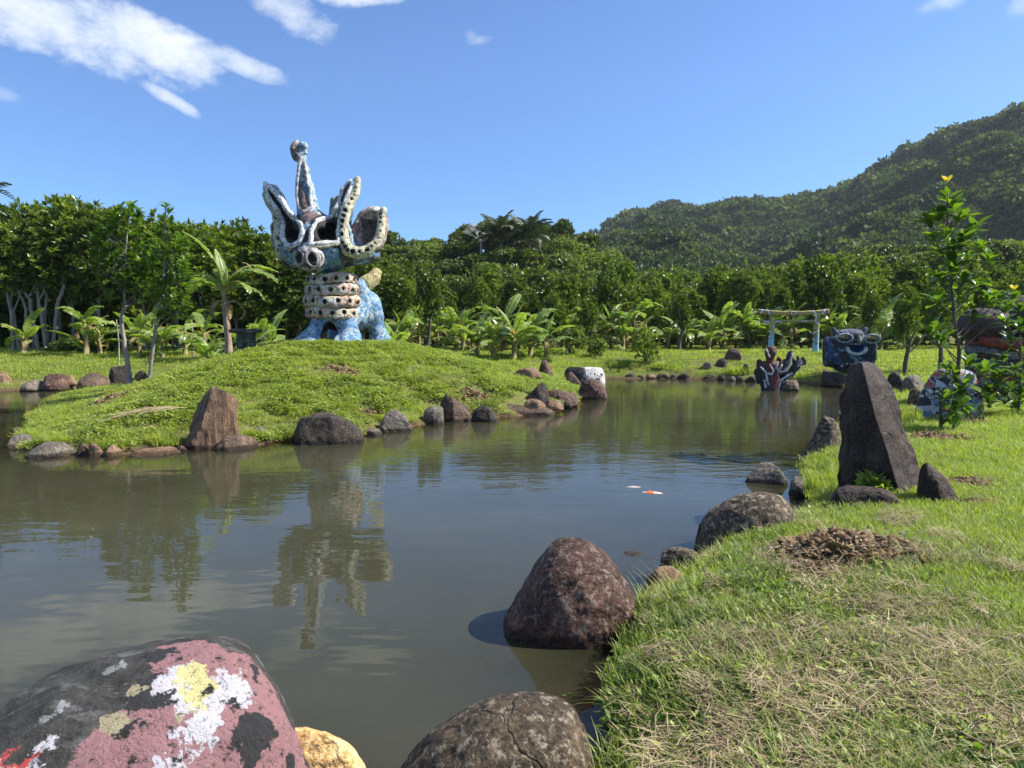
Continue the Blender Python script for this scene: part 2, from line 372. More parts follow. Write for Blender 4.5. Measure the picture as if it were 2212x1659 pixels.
def paint_mat(name='painted_concrete', dirt=0.85, sc=11, bs=0.8, rough=0.75):
    m, N, L, b = new_mat(name); tc = N.new('ShaderNodeTexCoord')
    a = N.new('ShaderNodeAttribute'); a.attribute_name = 'Col'
    f = noise(N, L, tc.outputs['Object'], sc, 8, 0.75); g = noise(N, L, tc.outputs['Object'], sc * 0.3, 4, 0.6)
    mask = ramp(N, L, f, [(0.40, (dirt,) * 3), (0.51, (0, 0, 0))])
    c = mixc(N, L, mask, a.outputs['Color'], (0.02, 0.019, 0.018))
    f3 = noise(N, L, tc.outputs['Object'], sc * 3.2, 6, 0.7)
    c = mixc(N, L, ramp(N, L, f3, [(0.36, (dirt,) * 3), (0.46, (0, 0, 0))]), c, (0.035, 0.033, 0.03))
    wh = ramp(N, L, f, [(0.60, (0, 0, 0)), (0.72, (0.35, 0.35, 0.35))])
    c = mixc(N, L, wh, c, (0.62, 0.62, 0.6))
    v = ramp(N, L, g, [(0.3, (0.75, 0.75, 0.75)), (0.7, (1.15, 1.15, 1.15))])
    c = mixc(N, L, 1.0, c, v, 'MULTIPLY')
    L.new(c, b.inputs['Base Color']); b.inputs['Roughness'].default_value = rough; b.inputs['Specular IOR Level'].default_value = 0.3
    L.new(bump(N, L, f, bs, 0.05), b.inputs['Normal']); return m

M_PAINT = paint_mat()
M_ORCH = leaf_mat('orchard_leaf', (0.018, 0.040, 0.007), (0.185, 0.245, 0.034), 0.34, 0.30)
M_FOR = leaf_mat('forest_leaf', (0.016, 0.034, 0.007), (0.155, 0.190, 0.030), 0.32, 0.46)
M_FOR2 = leaf_mat('light_forest_leaf', (0.07, 0.11, 0.018), (0.21, 0.26, 0.05), 0.34, 0.5)
M_YOUNG = leaf_mat('young_tree_leaf', (0.030, 0.070, 0.012), (0.13, 0.21, 0.03), 0.40, 0.30)
M_BAN = leaf_mat('banana_leaf', (0.07, 0.12, 0.02), (0.29, 0.38, 0.11), 0.38, 0.32, yellow=(0.45, 0.33, 0.08))
M_BAND = leaf_mat('dry_banana_leaf', (0.16, 0.10, 0.04), (0.36, 0.27, 0.13), 0.2, 0.8, (1, 1, 1))
M_GRASS = leaf_mat('grass_blade', (0.11, 0.15, 0.02), (0.34, 0.40, 0.075), 0.45, 0.5, yellow=(0.38, 0.34, 0.12))
M_COVER = leaf_mat('ground_cover_leaf', (0.10, 0.14, 0.028), (0.34, 0.39, 0.09), 0.42, 0.5)
M_WEED = leaf_mat('weed_leaf', (0.035, 0.075, 0.012), (0.15, 0.23, 0.035), 0.4, 0.55)
M_DRY = leaf_mat('dry_grass', (0.14, 0.095, 0.05), (0.42, 0.34, 0.2), 0.2, 0.8, (1, 1, 1))
M_PALM = leaf_mat('palm_leaf', (0.015, 0.028, 0.008), (0.055, 0.075, 0.025), 0.25, 0.4)
M_MTN = leaf_mat('mountain_tree_leaf', (0.014, 0.028, 0.008), (0.060, 0.088, 0.020), 0.25, 0.7)
M_MTN2 = leaf_mat('light_mountain_leaf', (0.032, 0.055, 0.012), (0.115, 0.15, 0.032), 0.3, 0.7)
M_BARK = bark_mat('pale_bark', (0.10, 0.085, 0.065), (0.34, 0.30, 0.25))
M_BARKD = bark_mat('dark_bark', (0.04, 0.03, 0.022), (0.13, 0.10, 0.075))
M_STEM = bark_mat('banana_stem', (0.10, 0.075, 0.03), (0.30, 0.26, 0.12), 6)
M_CLOD = rock_mat('earth_clod', (0.07, 0.045, 0.026), (0.20, 0.135, 0.08), (0.36, 0.26, 0.16), 9, None)

# ------------------------------------------------------------------ terrain
SHORE = [(-900, 838), (-300, 843), (0, 846), (100, 842), (200, 838), (322, 835), (300, 845), (200, 850), (130, 859), (95, 876), (70, 905), (48, 945), (62, 975), (110, 986),
         (170, 985), (250, 985), (330, 976), (400, 968), (470, 969), (540, 966), (600, 952), (650, 950), (770, 950), (830, 930), (890, 925), (950, 911), (1010, 906),
         (1070, 904), (1190, 893), (1240, 874), (1262, 858), (1262, 846), (1238, 833), (1232, 824), (1310, 818), (1450, 818), (1640, 823), (1790, 832), (1850, 842), (1900, 858), (1880, 885),
         (1815, 920), (1770, 960), (1735, 1008), (1745, 1060), (1740, 1110), (1700, 1150), (1600, 1185), (1515, 1226), (1446, 1280), (1385, 1335), (1345, 1400), (1318, 1470),
         (1285, 1560), (1262, 1659)]
poly = [tuple(gnd(x, y, 0.0)[:2]) for x, y in SHORE] + [(0.32, 2.45), (0.1, 2.2), (-1.2, 2.25), (-3, 2.0), (-9, 2.5), (-20, 4), (-40, 12), (-50, 22)]
poly = np.array(poly)
def shore_dist(x, y):
    """signed distance to the waterline, positive on land"""
    sh = np.shape(x); P = np.stack([np.ravel(x), np.ravel(y)], -1)
    P = P + 0.18 * np.stack([fbm(P * 1.3, 3, 5), fbm(P * 1.3 + 40, 3, 6)], -1)
    A = poly; B = np.roll(poly, -1, 0)
    d = np.full(len(P), 1e9); ins = np.zeros(len(P), bool)
    for a, b in zip(A, B):
        ab = b - a; t = np.clip(((P - a) @ ab) / (ab @ ab + 1e-12), 0, 1)
        d = np.minimum(d, np.hypot(*(P - a - t[:, None] * ab).T))
        c = ((a[1] > P[:, 1]) != (b[1] > P[:, 1]))
        with np.errstate(divide='ignore', invalid='ignore'):
            xi = (b[0] - a[0]) * (P[:, 1] - a[1]) / (b[1] - a[1] + 1e-12) + a[0]
        ins ^= c & (P[:, 0] < xi)
    return np.where(ins, -d, d).reshape(sh)
STAT = at(735, 740, 21.5)            # where the big statue stands
SX, SY = STAT.x, STAT.y
HILL = [(-2.0, 100, 12.0, 17, 22), (-34, 98, 7.0, 16, 18), (62, 95, 10.0, 34, 22)]
def H(x, y):
    x = np.asarray(x, float); y = np.asarray(y, float)
    d = shore_dist(x, y)
    P = np.stack([x, y], -1)
    base = 0.40 - .12 * sstep(-6, -9, x) * sstep(24, 21, y) + 0.70 * sstep(24, 37, y + 0.12 * np.maximum(-x - 4, 0)) + 0.05 * fbm(P * 0.5, 3, 11)
    r = np.hypot(x - SX, (y - SY) * 0.93)
    r = r * (1 + .38 * sstep(SX - 2.0, SX - 5.5, x))
    cone = 1.69 - 0.185 * np.maximum(r - 1.5, 0)
    cone = cone + 0.06 * fbm(P * 0.9, 3, 12)
    k = 8.0
    inter = np.log(np.exp(k * base) + np.exp(k * cone)) / k
    inter = np.where(np.abs(y - SY) > 14, base, inter)
    land = inter * (1 - np.exp(-np.maximum(d, 0) / np.where((x > .2) & (y < 12), 0.42, 1.25)))
    land = land + 0.02 * fbm(P * 3.0, 3, 13)
    for hx, hy, hh, wx, wy in HILL:
        land = land + hh * np.exp(-((x - hx) / wx) ** 2 - ((y - hy) / wy) ** 2) * sstep(50, 70, y)
    bed = -0.85 * (1 - np.exp(-np.maximum(-d, 0) / 1.6)) - 0.03 * (d < 0)
    return np.where(d > 0, land, bed)
def Hs(x, y): return float(H(np.array([x]), np.array([y]))[0])
def on_ground(px, py, z0=0.5):
    """the place where the line of sight through a point meets the terrain"""
    d = ray(px, py); Y = np.arange(2.2, 70, 0.05)
    X = d[0] / d[1] * Y; Z = CAM_H + d[2] / d[1] * Y
    h = np.maximum(H(X, Y), 0.0); k = np.argmax(h >= Z) if (h >= Z).any() else len(Y) - 1
    return Vector((X[k], Y[k], h[k]))

def build_ground():
    ys = np.concatenate([np.linspace(-8, 1, 14)[:-1], np.linspace(1, 26, 300), 26 + np.cumsum(0.09 * 1.02 ** np.arange(120)), ])
    last = ys[-1]; ys = np.concatenate([ys, last + np.cumsum(2.0 * 1.085 ** np.arange(52))])
    pos = np.concatenate([np.linspace(0, 9, 110), 9 + np.cumsum(0.1 * 1.028 ** np.arange(130))]); pos = np.concatenate([pos, pos[-1] + np.cumsum(5 * 1.16 ** np.arange(30))])
    xs = np.concatenate([-pos[:0:-1], pos])
    X, Y = np.meshgrid(xs, ys, indexing='ij'); Z = H(X, Y)
    V = np.stack([X, Y, Z], -1).reshape(-1, 3)
    o = obj('ground', mesh_np('ground', V, grid_faces(len(xs), len(ys)), ground_mat()))
    tag(o, 'grassy ground with the pond bed and the raised mound', kind='structure')
def build_water():
    xs = np.arange(-50, 16, 0.22); ys = np.arange(1.5, 36, 0.22)
    X, Y = np.meshgrid(xs, ys, indexing='ij'); D = np.clip(-H(X, Y), 0, 2)
    V = np.stack([X, Y, 0 * X], -1).reshape(-1, 3)
    me = mesh_np('pond_water', V, grid_faces(len(xs), len(ys)), water_mat())
    a = me.attributes.new('depth', 'FLOAT', 'POINT'); a.data.foreach_set('value', D.ravel().astype(np.float32))
    tag(obj('water', me), 'calm murky olive pond water reflecting the sky', kind='structure')
build_ground(); build_water()

# ------------------------------------------------------------------ mountain
RIDGE = [(700, 640), (1100, 560), (1305, 500), (1340, 468), (1400, 455), (1440, 436), (1500, 446), (1590, 432), (1650, 436), (1750, 418), (1830, 396), (1900, 360), (2000, 312), (2100, 270), (2212, 234),
         (2400, 150), (2700, 60), (3200, 20), (4200, 120), (6000, 420)]
def mtn(px, t):
    """height and distance of the mountainside: px picks the azimuth, t runs 0 (foot) .. 1 (ridge) .. 1.3 (behind)"""
    ry = np.interp(px, [a for a, _ in RIDGE], [b for _, b in RIDGE])
    D = np.interp(px, [700, 1300, 1700, 2212, 3000, 6000], [700, 640, 520, 430, 380, 400])
    zr = CAM_H + (721.5 - ry - 4) / FP * D - 5.0
    Y0 = 125.0
    Y = Y0 + (D - Y0) * t
    prof = np.where(t <= 1, np.maximum(t, 0) ** 1.18, 1 - (t - 1) * 2.0)
    X = (px - 1106) / FP * Y
    P = np.stack([X / 95 + Y / 240, Y / 210 - X / 330], -1)
    sp = 1 - np.abs(fbm(P, 4, 31)) * 2.2
    sp2 = fbm(P * 3.1, 4, 37)
    w = np.clip(t, 0, 1) * np.clip(1.02 - t, 0, 1) * 4 * 0.25
    z = zr * prof + (sp * 60 + sp2 * 26 - 34) * w * 1.7 * np.clip(zr / 120, .35, 1.3) + 1.0
    return X, Y, z
def build_mountain():
    px = np.linspace(700, 6000, 420); t = np.linspace(0, 1.35, 110)
    PX, T = np.meshgrid(px, t, indexing='ij'); X, Y, Z = mtn(PX, T)
    m, N, L, b = new_mat('forest_floor'); tc = N.new('ShaderNodeTexCoord'); c = noise(N, L, tc.outputs['Object'], 0.15, 8, 0.7)
    L.new(ramp(N, L, c, [(0.3, (0.014, 0.026, 0.008)), (0.7, (0.05, 0.075, 0.02))]), b.inputs['Base Color']); b.inputs['Roughness'].default_value = 1
    V = np.stack([X, Y, Z], -1).reshape(-1, 3)
    o = obj('mountain', mesh_np('mountain', V, grid_faces(len(px), len(t)), m))
    tag(o, 'forested mountainside rising to the right', kind='structure')
build_mountain()

def ico(n):
    t = (1 + 5 ** .5) / 2
    V = [(-1, t, 0), (1, t, 0), (-1, -t, 0), (1, -t, 0), (0, -1, t), (0, 1, t), (0, -1, -t), (0, 1, -t), (t, 0, -1), (t, 0, 1), (-t, 0, -1), (-t, 0, 1)]
    F = [(0, 11, 5), (0, 5, 1), (0, 1, 7), (0, 7, 10), (0, 10, 11), (1, 5, 9), (5, 11, 4), (11, 10, 2), (10, 7, 6), (7, 1, 8), (3, 9, 4), (3, 4, 2), (3, 2, 6), (3, 6, 8), (3, 8, 9), (4, 9, 5), (2, 4, 11), (6, 2, 10), (8, 6, 7), (9, 8, 1)]
    V = np.array(V, float); F = np.array(F)
    for _ in range(n):
        E = np.sort(np.vstack([F[:, [0, 1]], F[:, [1, 2]], F[:, [2, 0]]]), 1); U, inv = np.unique(E, axis=0, return_inverse=True); inv = inv.ravel()
        m = len(V) + np.arange(len(U)); V = np.vstack([V, (V[U[:, 0]] + V[U[:, 1]]) / 2]); k = len(F); a, b, c = m[inv[:k]], m[inv[k:2 * k]], m[inv[2 * k:]]
        F = np.vstack([np.stack([F[:, 0], a, c], 1), np.stack([F[:, 1], b, a], 1), np.stack([F[:, 2], c, b], 1), np.stack([a, b, c], 1)])
    V /= np.linalg.norm(V, axis=1)[:, None]; return V, F

ROCKS = []
ICO = {n: ico(n) for n in (2, 3, 4, 5, 6)}
def rock(label, x0, x1, yt, yb, mat='brown', zb=0.0, prof='dome', seed=0, res=4, depth=.8, facets=5, rough=.10, group=None, name='rock', cat='rock', sink=.35, top=None, colfn=None, sharp=.0, Y=None, flat=None, ridge=None):
    """a rock seen between x0..x1 and yt..yb, standing on height zb. prof: silhouette (position across 0..1, height 0..1)"""
    if zb is None:
        g0 = on_ground((x0 + x1) / 2, yb); zb = g0.z; near = g0.y
    else:
        near = gnd((x0 + x1) / 2, yb, zb).y
    if Y: near = Y
    Wd = (x1 - x0) / FP * near / 2; Wd *= 1.05; dp = Wd * depth
    Yc = near + dp * (.85 if group != 'stones edging the mound' else .45)
    Ht = at(0, yt, Yc).z - zb; Xc = at((x0 + x1) / 2, yb, Yc - dp * .4).x
    if prof == 'dome': prof = [(0, 0), (.04, .42), (.15, .78), (.32, .96), (.52, 1), (.75, .9), (.92, .55), (1, 0)]
    if prof == 'flat': prof = [(0, 0), (.1, .6), (.3, .95), (.55, 1), (.8, .85), (.94, .5), (1, 0)]
    if prof == 'peakR': prof = [(0, 0), (.15, .35), (.4, .7), (.62, 1), (.75, .95), (.9, .5), (1, 0)]
    if prof == 'peakL': prof = [(0, 0), (.1, .5), (.25, .95), (.4, 1), (.7, .7), (.9, .35), (1, 0)]
    if prof == 'box': prof = [(0, .3), (.04, .9), (.1, 1), (.5, 1), (.9, .98), (.97, .85), (1, .3)]
    V, F = ICO[res]; V = V.copy(); g = np.random.default_rng(seed + 101)
    pu = np.linspace(0, 1, 201); ph = np.interp(pu, [a for a, _ in prof], [b for _, b in prof])
    if facets < 4:
        for _ in range(2): ph[8:-8] = np.convolve(ph, np.ones(17) / 17, 'valid')
    # planar facets
    for k in range(facets):
        nrm = g.normal(size=3); nrm[2] = abs(nrm[2]) * .7; nrm[1] *= 1.1; nrm /= np.linalg.norm(nrm); c = g.uniform(.62, .86)
        q = V @ nrm; ex = np.maximum(q - c, 0); V = V - nrm * (ex * (.75 + .2 * sharp))[:, None]
    u = np.clip(V[:, 0], -1, 1); e = np.sqrt(np.maximum(1 - u * u, 0.02))
    hh = np.interp((u + 1) / 2, pu, ph)
    zz = np.clip(V[:, 2] / e, -1, 1.05)
    cur = np.sign(zz) * np.abs(zz) ** .85
    Z = np.where(zz > 0, cur * hh * Ht, zz * min(Ht, .6) * sink * (hh * .5 + .5))
    yy = V[:, 1] / e; yy = np.clip(yy, -1, 1) * np.sqrt(np.maximum(1 - u * u, 0)) ** .55
    S = max(Wd, Ht * .6)
    W = np.stack([V[:, 0] * Wd, yy * dp, Z], -1)
    nn = V / (np.linalg.norm(V, axis=1)[:, None] + 1e-6)
    q = W / S
    disp = fbm(q * 1.6 + seed, 3, seed) * rough * 1.0 + (1 - np.abs(fbm(q * 3.1 + seed * 2, 4, seed + 3)) * 2) * rough * .35 + fbm(q * 9, 4, seed + 5) * rough * .30
    W = W + nn * (disp * S)[:, None] * np.array([1, 1, .8])
    W[:, 0] *= 2 * Wd / (W[:, 0].max() - W[:, 0].min()); W[:, 0] -= (W[:, 0].max() + W[:, 0].min()) / 2
    W[:, 2] = np.where(W[:, 2] > 0, W[:, 2] * Ht / W[:, 2].max(), W[:, 2])
    if ridge:
        f = np.clip(W[:, 2] / Ht, 0, 1); sl = np.round(f * 24).astype(int); uu = W[:, 0] / Wd; xl = np.full(25, 9.); xr = np.full(25, -9.)
        np.minimum.at(xl, sl, uu); np.maximum.at(xr, sl, uu); a = np.interp(f * 24, np.arange(25), xl); b = np.interp(f * 24, np.arange(25), xr); ur = np.interp(f, [q[0] for q in ridge], [q[1] for q in ridge]); ur = np.clip(ur, a + .05, b - .05)
        tent = np.where(uu < ur, (uu - a) / (ur - a + .02), (b - uu) / (b - ur + .02)); tent = np.clip(tent, 0, 1); wd = (b - a) * .5
        W[:, 1] = np.where(W[:, 1] < 0, -dp * (.1 + 1.9 * tent ** .9) * np.sqrt(wd + .05) + .12 * W[:, 1], W[:, 1])
        W = W + nn * ((fbm(q * 2.3 + 5, 4, 77) * .10 + (1 - np.abs(fbm(q * np.array([3.2, 3.2, 1.4]), 4, 78)) * 3) * .03) * S)[:, None]
    if flat is not None: W[:, 2] = np.minimum(W[:, 2], Ht * flat + .02 * fbm(q * 5, 2, 3) * Ht)
    col = None
    loc = Vector((Xc, Yc, zb))
    az = math.atan2(Xc, Yc); ca, sa = math.cos(az), math.sin(az); W[:, 0] *= ca
    W = np.stack([W[:, 0] * ca + W[:, 1] * sa, -W[:, 0] * sa + W[:, 1] * ca, W[:, 2]], -1)
    if colfn: col = colfn(W + np.array(loc), W)
    m = M_ROCK[mat] if isinstance(mat, str) else mat
    ROCKS.append((Xc, Yc, .85 * min(Wd, dp + .25 * Wd) + (.13 if Yc > 9 else .03)))
    o = obj(name, mesh_np(name, W, F, m, True, col=col), loc=loc)
    tag(o, label, cat, group); return o

G1 = 'stones edging the mound'; G2 = 'stones along the far bank'; G3 = 'boulders on the near bank'; G4 = 'stones across the left channel'
DK, BR, TN, GR, RD = 'dark', 'brown', 'tan', 'grey', 'red'
# left channel
rock('tan boulder cut by the left picture edge across the channel', -30, 24, 803, 842, TN, 0, seed=1, group=G4)
rock('low flat grey stone beside the tan boulder across the left channel', 36, 98, 821, 842, GR, .06, 'flat', 2, group=G4)
rock('reddish brown round rock between the flat grey stone and the pale small one', 86, 145, 807, 840, RD, .08, seed=3, group=G4)
rock('small pale stone squeezed right of the reddish brown round rock', 134, 163, 809, 829, TN, 0.2, seed=4, group=G4, res=3)
rock('long dark low boulder left of the blackish upright boulder', 158, 240, 805, 836, BR, .14, 'flat', 5, group=G4)
rock('blackish upright boulder just left of the slim tree trunk', 229, 282, 789, 830, DK, .2, 'box', 6, group=G4, facets=7)
rock('small dark stone seen between the two slim tree trunks', 288, 318, 800, 817, DK, 0.3, 'flat', 7, group=G4, res=3)
# mound edge, left to right
rock('tiny reddish stone in the dark water left of the mound tip', 20, 44, 922, 934, RD, 0, 'flat', 10, group=G1, res=3)
rock('flat pale grey stone off the left tip of the mound', 8, 70, 937, 966, GR, 0, 'flat', 11, group=G1)
rock('speckled dark grey flat boulder in front of the mound tip', 42, 155, 953, 985, GR, 0, [(0, 0), (.1, .35), (.35, .95), (.5, 1), (.75, .8), (.92, .35), (1, 0)], 12, 5, group=G1, rough=.06)
rock('small angular brown stone right of the speckled flat boulder', 158, 192, 958, 985, BR, 0, seed=13, group=G1, res=3, sharp=1)
rock('pointed tan stone leaning among the small stones under the mound grass', 186, 222, 956, 986, TN, 0, 'peakL', 14, group=G1, res=3, sharp=1)
rock('squat pale brown stone right of the pointed tan one', 216, 264, 960, 985, TN, 0, 'flat', 15, group=G1, res=3)
rock('thin flat slab at the waterline left of the tall striated rock', 270, 382, 966, 982, TN, 0, 'flat', 16, group=G1, facets=3)
rock('small round stone at the foot of the tall striated rock', 380, 402, 962, 975, RD, 0, seed=17, group=G1, res=3)
rock('tall upright brown rock with pale vertical striations at the mound edge', 397, 511, 833, 967, 'striated', 0, [(0, 0), (.02, .48), (.1, .66), (.3, .80), (.48, .98), (.56, 1), (.7, .93), (.85, .82), (.97, .66), (1, 0)], 18, 5, .62, 7, .07, group=G1, sharp=1)
rock('low brown slab right of the tall striated rock', 455, 552, 940, 970, BR, 0, 'flat', 19, group=G1, facets=4)
rock('pale grey rounded stone between the low slab and the big dark boulder', 533, 585, 921, 953, GR, 0, seed=20, group=G1)
rock('big nearly black angular boulder with a reddish right facet at the mound edge', 622, 780, 890, 957, DK, 0, [(0, 0), (.08, .3), (.2, .72), (.42, .95), (.6, 1), (.7, .86), (.85, .6), (.95, .35), (1, 0)], 21, 5, .7, 8, .06, group=G1, sharp=1)
rock('thin pale flat stone right of the big black boulder', 776, 826, 925, 939, GR, 0, 'flat', 22, group=G1, res=3)
rock('grey brown triangular boulder right of the thin pale stone', 810, 893, 884, 931, GR, 0, [(0, 0), (.08, .4), (.3, .85), (.5, 1), (.72, .7), (.9, .4), (1, 0)], 23, group=G1, facets=7, sharp=1)
rock('small squarish grey stone left of the tall slanted brown boulder', 912, 958, 877, 915, GR, 0, 'box', 24, group=G1, facets=6)
rock('tall slanted dark brown boulder rising from the grass at the mound edge', 945, 1018, 849, 909, BR, 0, [(0, .2), (.05, .9), (.25, 1), (.5, .85), (.78, .6), (.95, .35), (1, 0)], 25, 5, group=G1, facets=6)
rock('rounded dark stone right of the tall slanted boulder', 1018, 1073, 877, 911, DK, 0, seed=26, group=G1)
rock('long low flat topped slab lying along the water', 1062, 1200, 872, 897, BR, 0, [(0, .4), (.04, .9), (.3, 1), (.7, .85), (.95, .5), (1, 0)], 27, 5, .35, 4, .05, group=G1)
rock('pale small mound shaped stone behind the long slab', 1132, 1179, 861, 882, TN, 0.16, seed=28, group=G1, res=3)
rock('flat tan stone right of the long slab', 1172, 1218, 864, 882, TN, .13, 'flat', 29, group=G1, res=3)
rock('peaked black rock with a pale right facet standing in the grass', 1120, 1188, 826, 870, DK, None, [(0, 0), (.25, .45), (.55, .85), (.76, 1), (.9, .75), (1, 0)], 30, 4, .6, 6, .05, group=G1, sharp=1)
rock('crumbly reddish brown rock near the tip of the mound', 1182, 1249, 841, 871, RD, .12, 'box', 31, group=G1)
rock('tiny dark stone in front of the crumbly brown rock', 1215, 1236, 864, 879, DK, .06, seed=32, group=G1, res=3)
rock('large rounded brown boulder at the right tip of the mound', 1250, 1314, 817, 862, RD, 0, [(0, 0), (.05, .6), (.25, .95), (.45, 1), (.7, .85), (.92, .5), (1, 0)], 33, 5, .8, 4, .06, group=G1)
rock('dark upright rock behind the tip of the mound', 1160, 1197, 777, 814, RD, 0.45, [(0, 0), (.05, .6), (.3, 1), (.55, .9), (.8, .5), (1, 0)], 34, group=G1)
rock('reddish leaning stone in front of the black and white block', 1221, 1256, 803, 830, RD, 0.2, 'peakL', 35, group=G1)
rock('pale half buried slab left of the dark upright rock', 1104, 1167, 793, 814, TN, 0.72, 'flat', 36, group=G1)
# far bank
def bw(Pw, Pl):
    t = sstep(-.25, .1, Pl[:, 0] / .6 + .5 * fbm(Pl * 3, 3, 5)); n = fbm(Pl * 6, 4, 9)
    t = t * (n > -.22); c = np.array([.035, .03, .027]) * (1 - t[:, None]) + np.array([.62, .60, .58]) * t[:, None]; return c
rock('flat topped block painted black and white at the water beyond the mound', 1219, 1307, 792, 828, M_PAINT, 0, 'box', 40, 5, .6, 3, .04, group=None, colfn=bw, name='painted_block', cat='painted rock', flat=.98)
far = [(1327, 1345, 800, 813, DK, 'dark small stone right of the black and white block'), (1392, 1417, 808, 818, TN, 'tan rounded stone at the far waterline'), (1447, 1462, 807, 818, GR, 'small grey stone at the far waterline right of the tan one'),
       (1495, 1520, 795, 816, DK, 'black boulder at the far bank below a pale stone'), (1590, 1608, 812, 824, BR, 'small brown stone at the far waterline left of the claw sculpture'),
       (1350, 1375, 806, 818, DK, 'dark stone left of the tan far bank stone'), (1376, 1391, 810, 818, DK, 'little black stone touching the tan far bank stone'), (1420, 1446, 806, 818, BR, 'brown stone between the tan and the small grey stone'),
       (1464, 1494, 806, 819, DK, 'low dark stone left of the black far bank boulder'), (1522, 1548, 808, 820, BR, 'brown low stone right of the black far bank boulder'), (1550, 1572, 810, 822, DK, 'dark flat stone under the far lawn edge'), (1574, 1590, 812, 823, GR, 'small greyish stone in the far waterline row'), (1610, 1636, 812, 825, DK, 'dark stone half hidden by the claw sculpture')]
for k, (a, b, c, d, m, l) in enumerate(far): rock(l, a, b, c, d, m, 0, seed=50 + k, res=3, group=G2)
rock('pale stone on the far lawn above the black boulder', 1518, 1540, 781, 798, GR, None, seed=70, res=3, group=G2)
rock('dark low rock on the far lawn left of the stump', 1546, 1576, 775, 793, DK, None, seed=71, res=3, group=G2)
rock('large brown tree stump shaped boulder on the far lawn', 1566, 1608, 752, 780, BR, None, 'box', 72, 4, group=G2)
rock('narrow upright dark stone on the far lawn below the stump shaped boulder', 1604, 1620, 786, 806, DK, None, 'box', 73, 3, group=G2)
rock('black basin shaped rock under the blue monster head', 1778, 1846, 797, 836, DK, 0, [(0, .5), (.05, 1), (.3, .8), (.7, .85), (.95, 1), (1, .6)], 74, 5, .7, 4, .06, name='rock', group=G2)
rock('dark rock beside the right shoulder of the standing stone', 1917, 1955, 803, 842, DK, .25, seed=75, group=G3)
rock('rounded grey rock behind the standing stone', 1950, 2004, 809, 840, GR, .35, seed=76, group=G3)
rock('brown rock half hidden left of the colourful painted boulder', 1962, 2000, 838, 882, BR, .3, seed=77, group=G3)
# near bank
rock('tall dark standing stone leaning left on the right bank', 1817, 1998, 788, 1062, 'stone', .33, [(0, .35), (.02, .66), (.05, .84), (.09, .97), (.16, 1), (.42, .985), (.54, .88), (.66, .74), (.8, .52), (.9, .32), (.97, .16), (1, 0)], 80, 6, .55, 3, .08, name='standing_stone', cat='standing stone', sharp=1, ridge=[(0, .55), (.3, .2), (.6, -.12), (1, -.45)])
rock('grey pink pointed boulder at the water left of the standing stone', 1726, 1822, 897, 1010, 'river', 0, [(0, 0), (.1, .25), (.25, .55), (.42, .86), (.6, 1), (.8, .96), (.95, .8), (1, .4)], 81, 5, .8, 6, .06, group=G3)
rock('flat grey rock lying in the water left of the pointed boulder', 1614, 1710, 999, 1046, GR, 0, 'flat', 82, 5, .8, 3, .05, group=G3)
rock('pale small flat rock at the shore under the pointed boulder', 1706, 1750, 1030, 1070, GR, 0, 'flat', 83, 4, group=G3)
rock('dark low boulder at the right foot of the standing stone', 1985, 2087, 1000, 1098, 'stone', .33, [(0, .3), (.05, .8), (.25, 1), (.5, .8), (.75, .6), (.95, .35), (1, 0)], 84, 5, .7, 5, .07, group=G3)
rock('low brown black rock buried in weeds before the standing stone', 1797, 1958, 1052, 1106, 'stone', .3, 'flat', 85, 5, .5, 4, .06, group=G3)
rock('big smooth grey brown oval boulder on the shore', 1506, 1747, 1061, 1212, 'river', .02, [(0, 0), (.03, .38), (.12, .62), (.3, .84), (.5, .97), (.65, 1), (.82, .92), (.94, .6), (1, .1)], 86, 6, .7, 1, .055, group=G3)
rock('small round pinkish stone between the oval boulder and the big reddish one', 1428, 1514, 1182, 1240, 'river', .10, seed=87, res=5, rough=.05, group=G3)
rock('pale tan stone under the small round pinkish stone', 1386, 1504, 1226, 1296, TN, .10, seed=88, res=5, rough=.05, group=G3)
rock('largest near boulder, round reddish brown, standing half in the water', 1082, 1392, 1163, 1392, 'red', 0, [(0, .02), (.05, .2), (.15, .44), (.28, .82), (.38, .97), (.5, 1), (.64, .94), (.78, .78), (.92, .46), (1, .2)], 89, 6, .8, 1, .05, group=G3)
rock('submerged grey stone right of the big reddish boulder', 1318, 1434, 1190, 1262, GR, -.22, 'flat', 90, 4, .9, 3, .04, group=G3)
rock('speckled tan grey boulder at the bottom edge of the view', 825, 1300, 1512, 1800, 'river', 0, [(0, 0), (.1, .34), (.25, .62), (.42, .86), (.58, .98), (.72, 1), (.86, .95), (.95, .8), (1, .4)], 91, 6, .7, 1, .05, group=G3)
rock('pale yellow flat sandstone beside the big painted boulder', 560, 812, 1563, 1760, 'yellow', 0, [(0, .6), (.12, .9), (.24, 1), (.38, .95), (.6, .72), (.8, .42), (.95, .15), (1, 0)], 92, 5, .35, 5, .06, group=None)

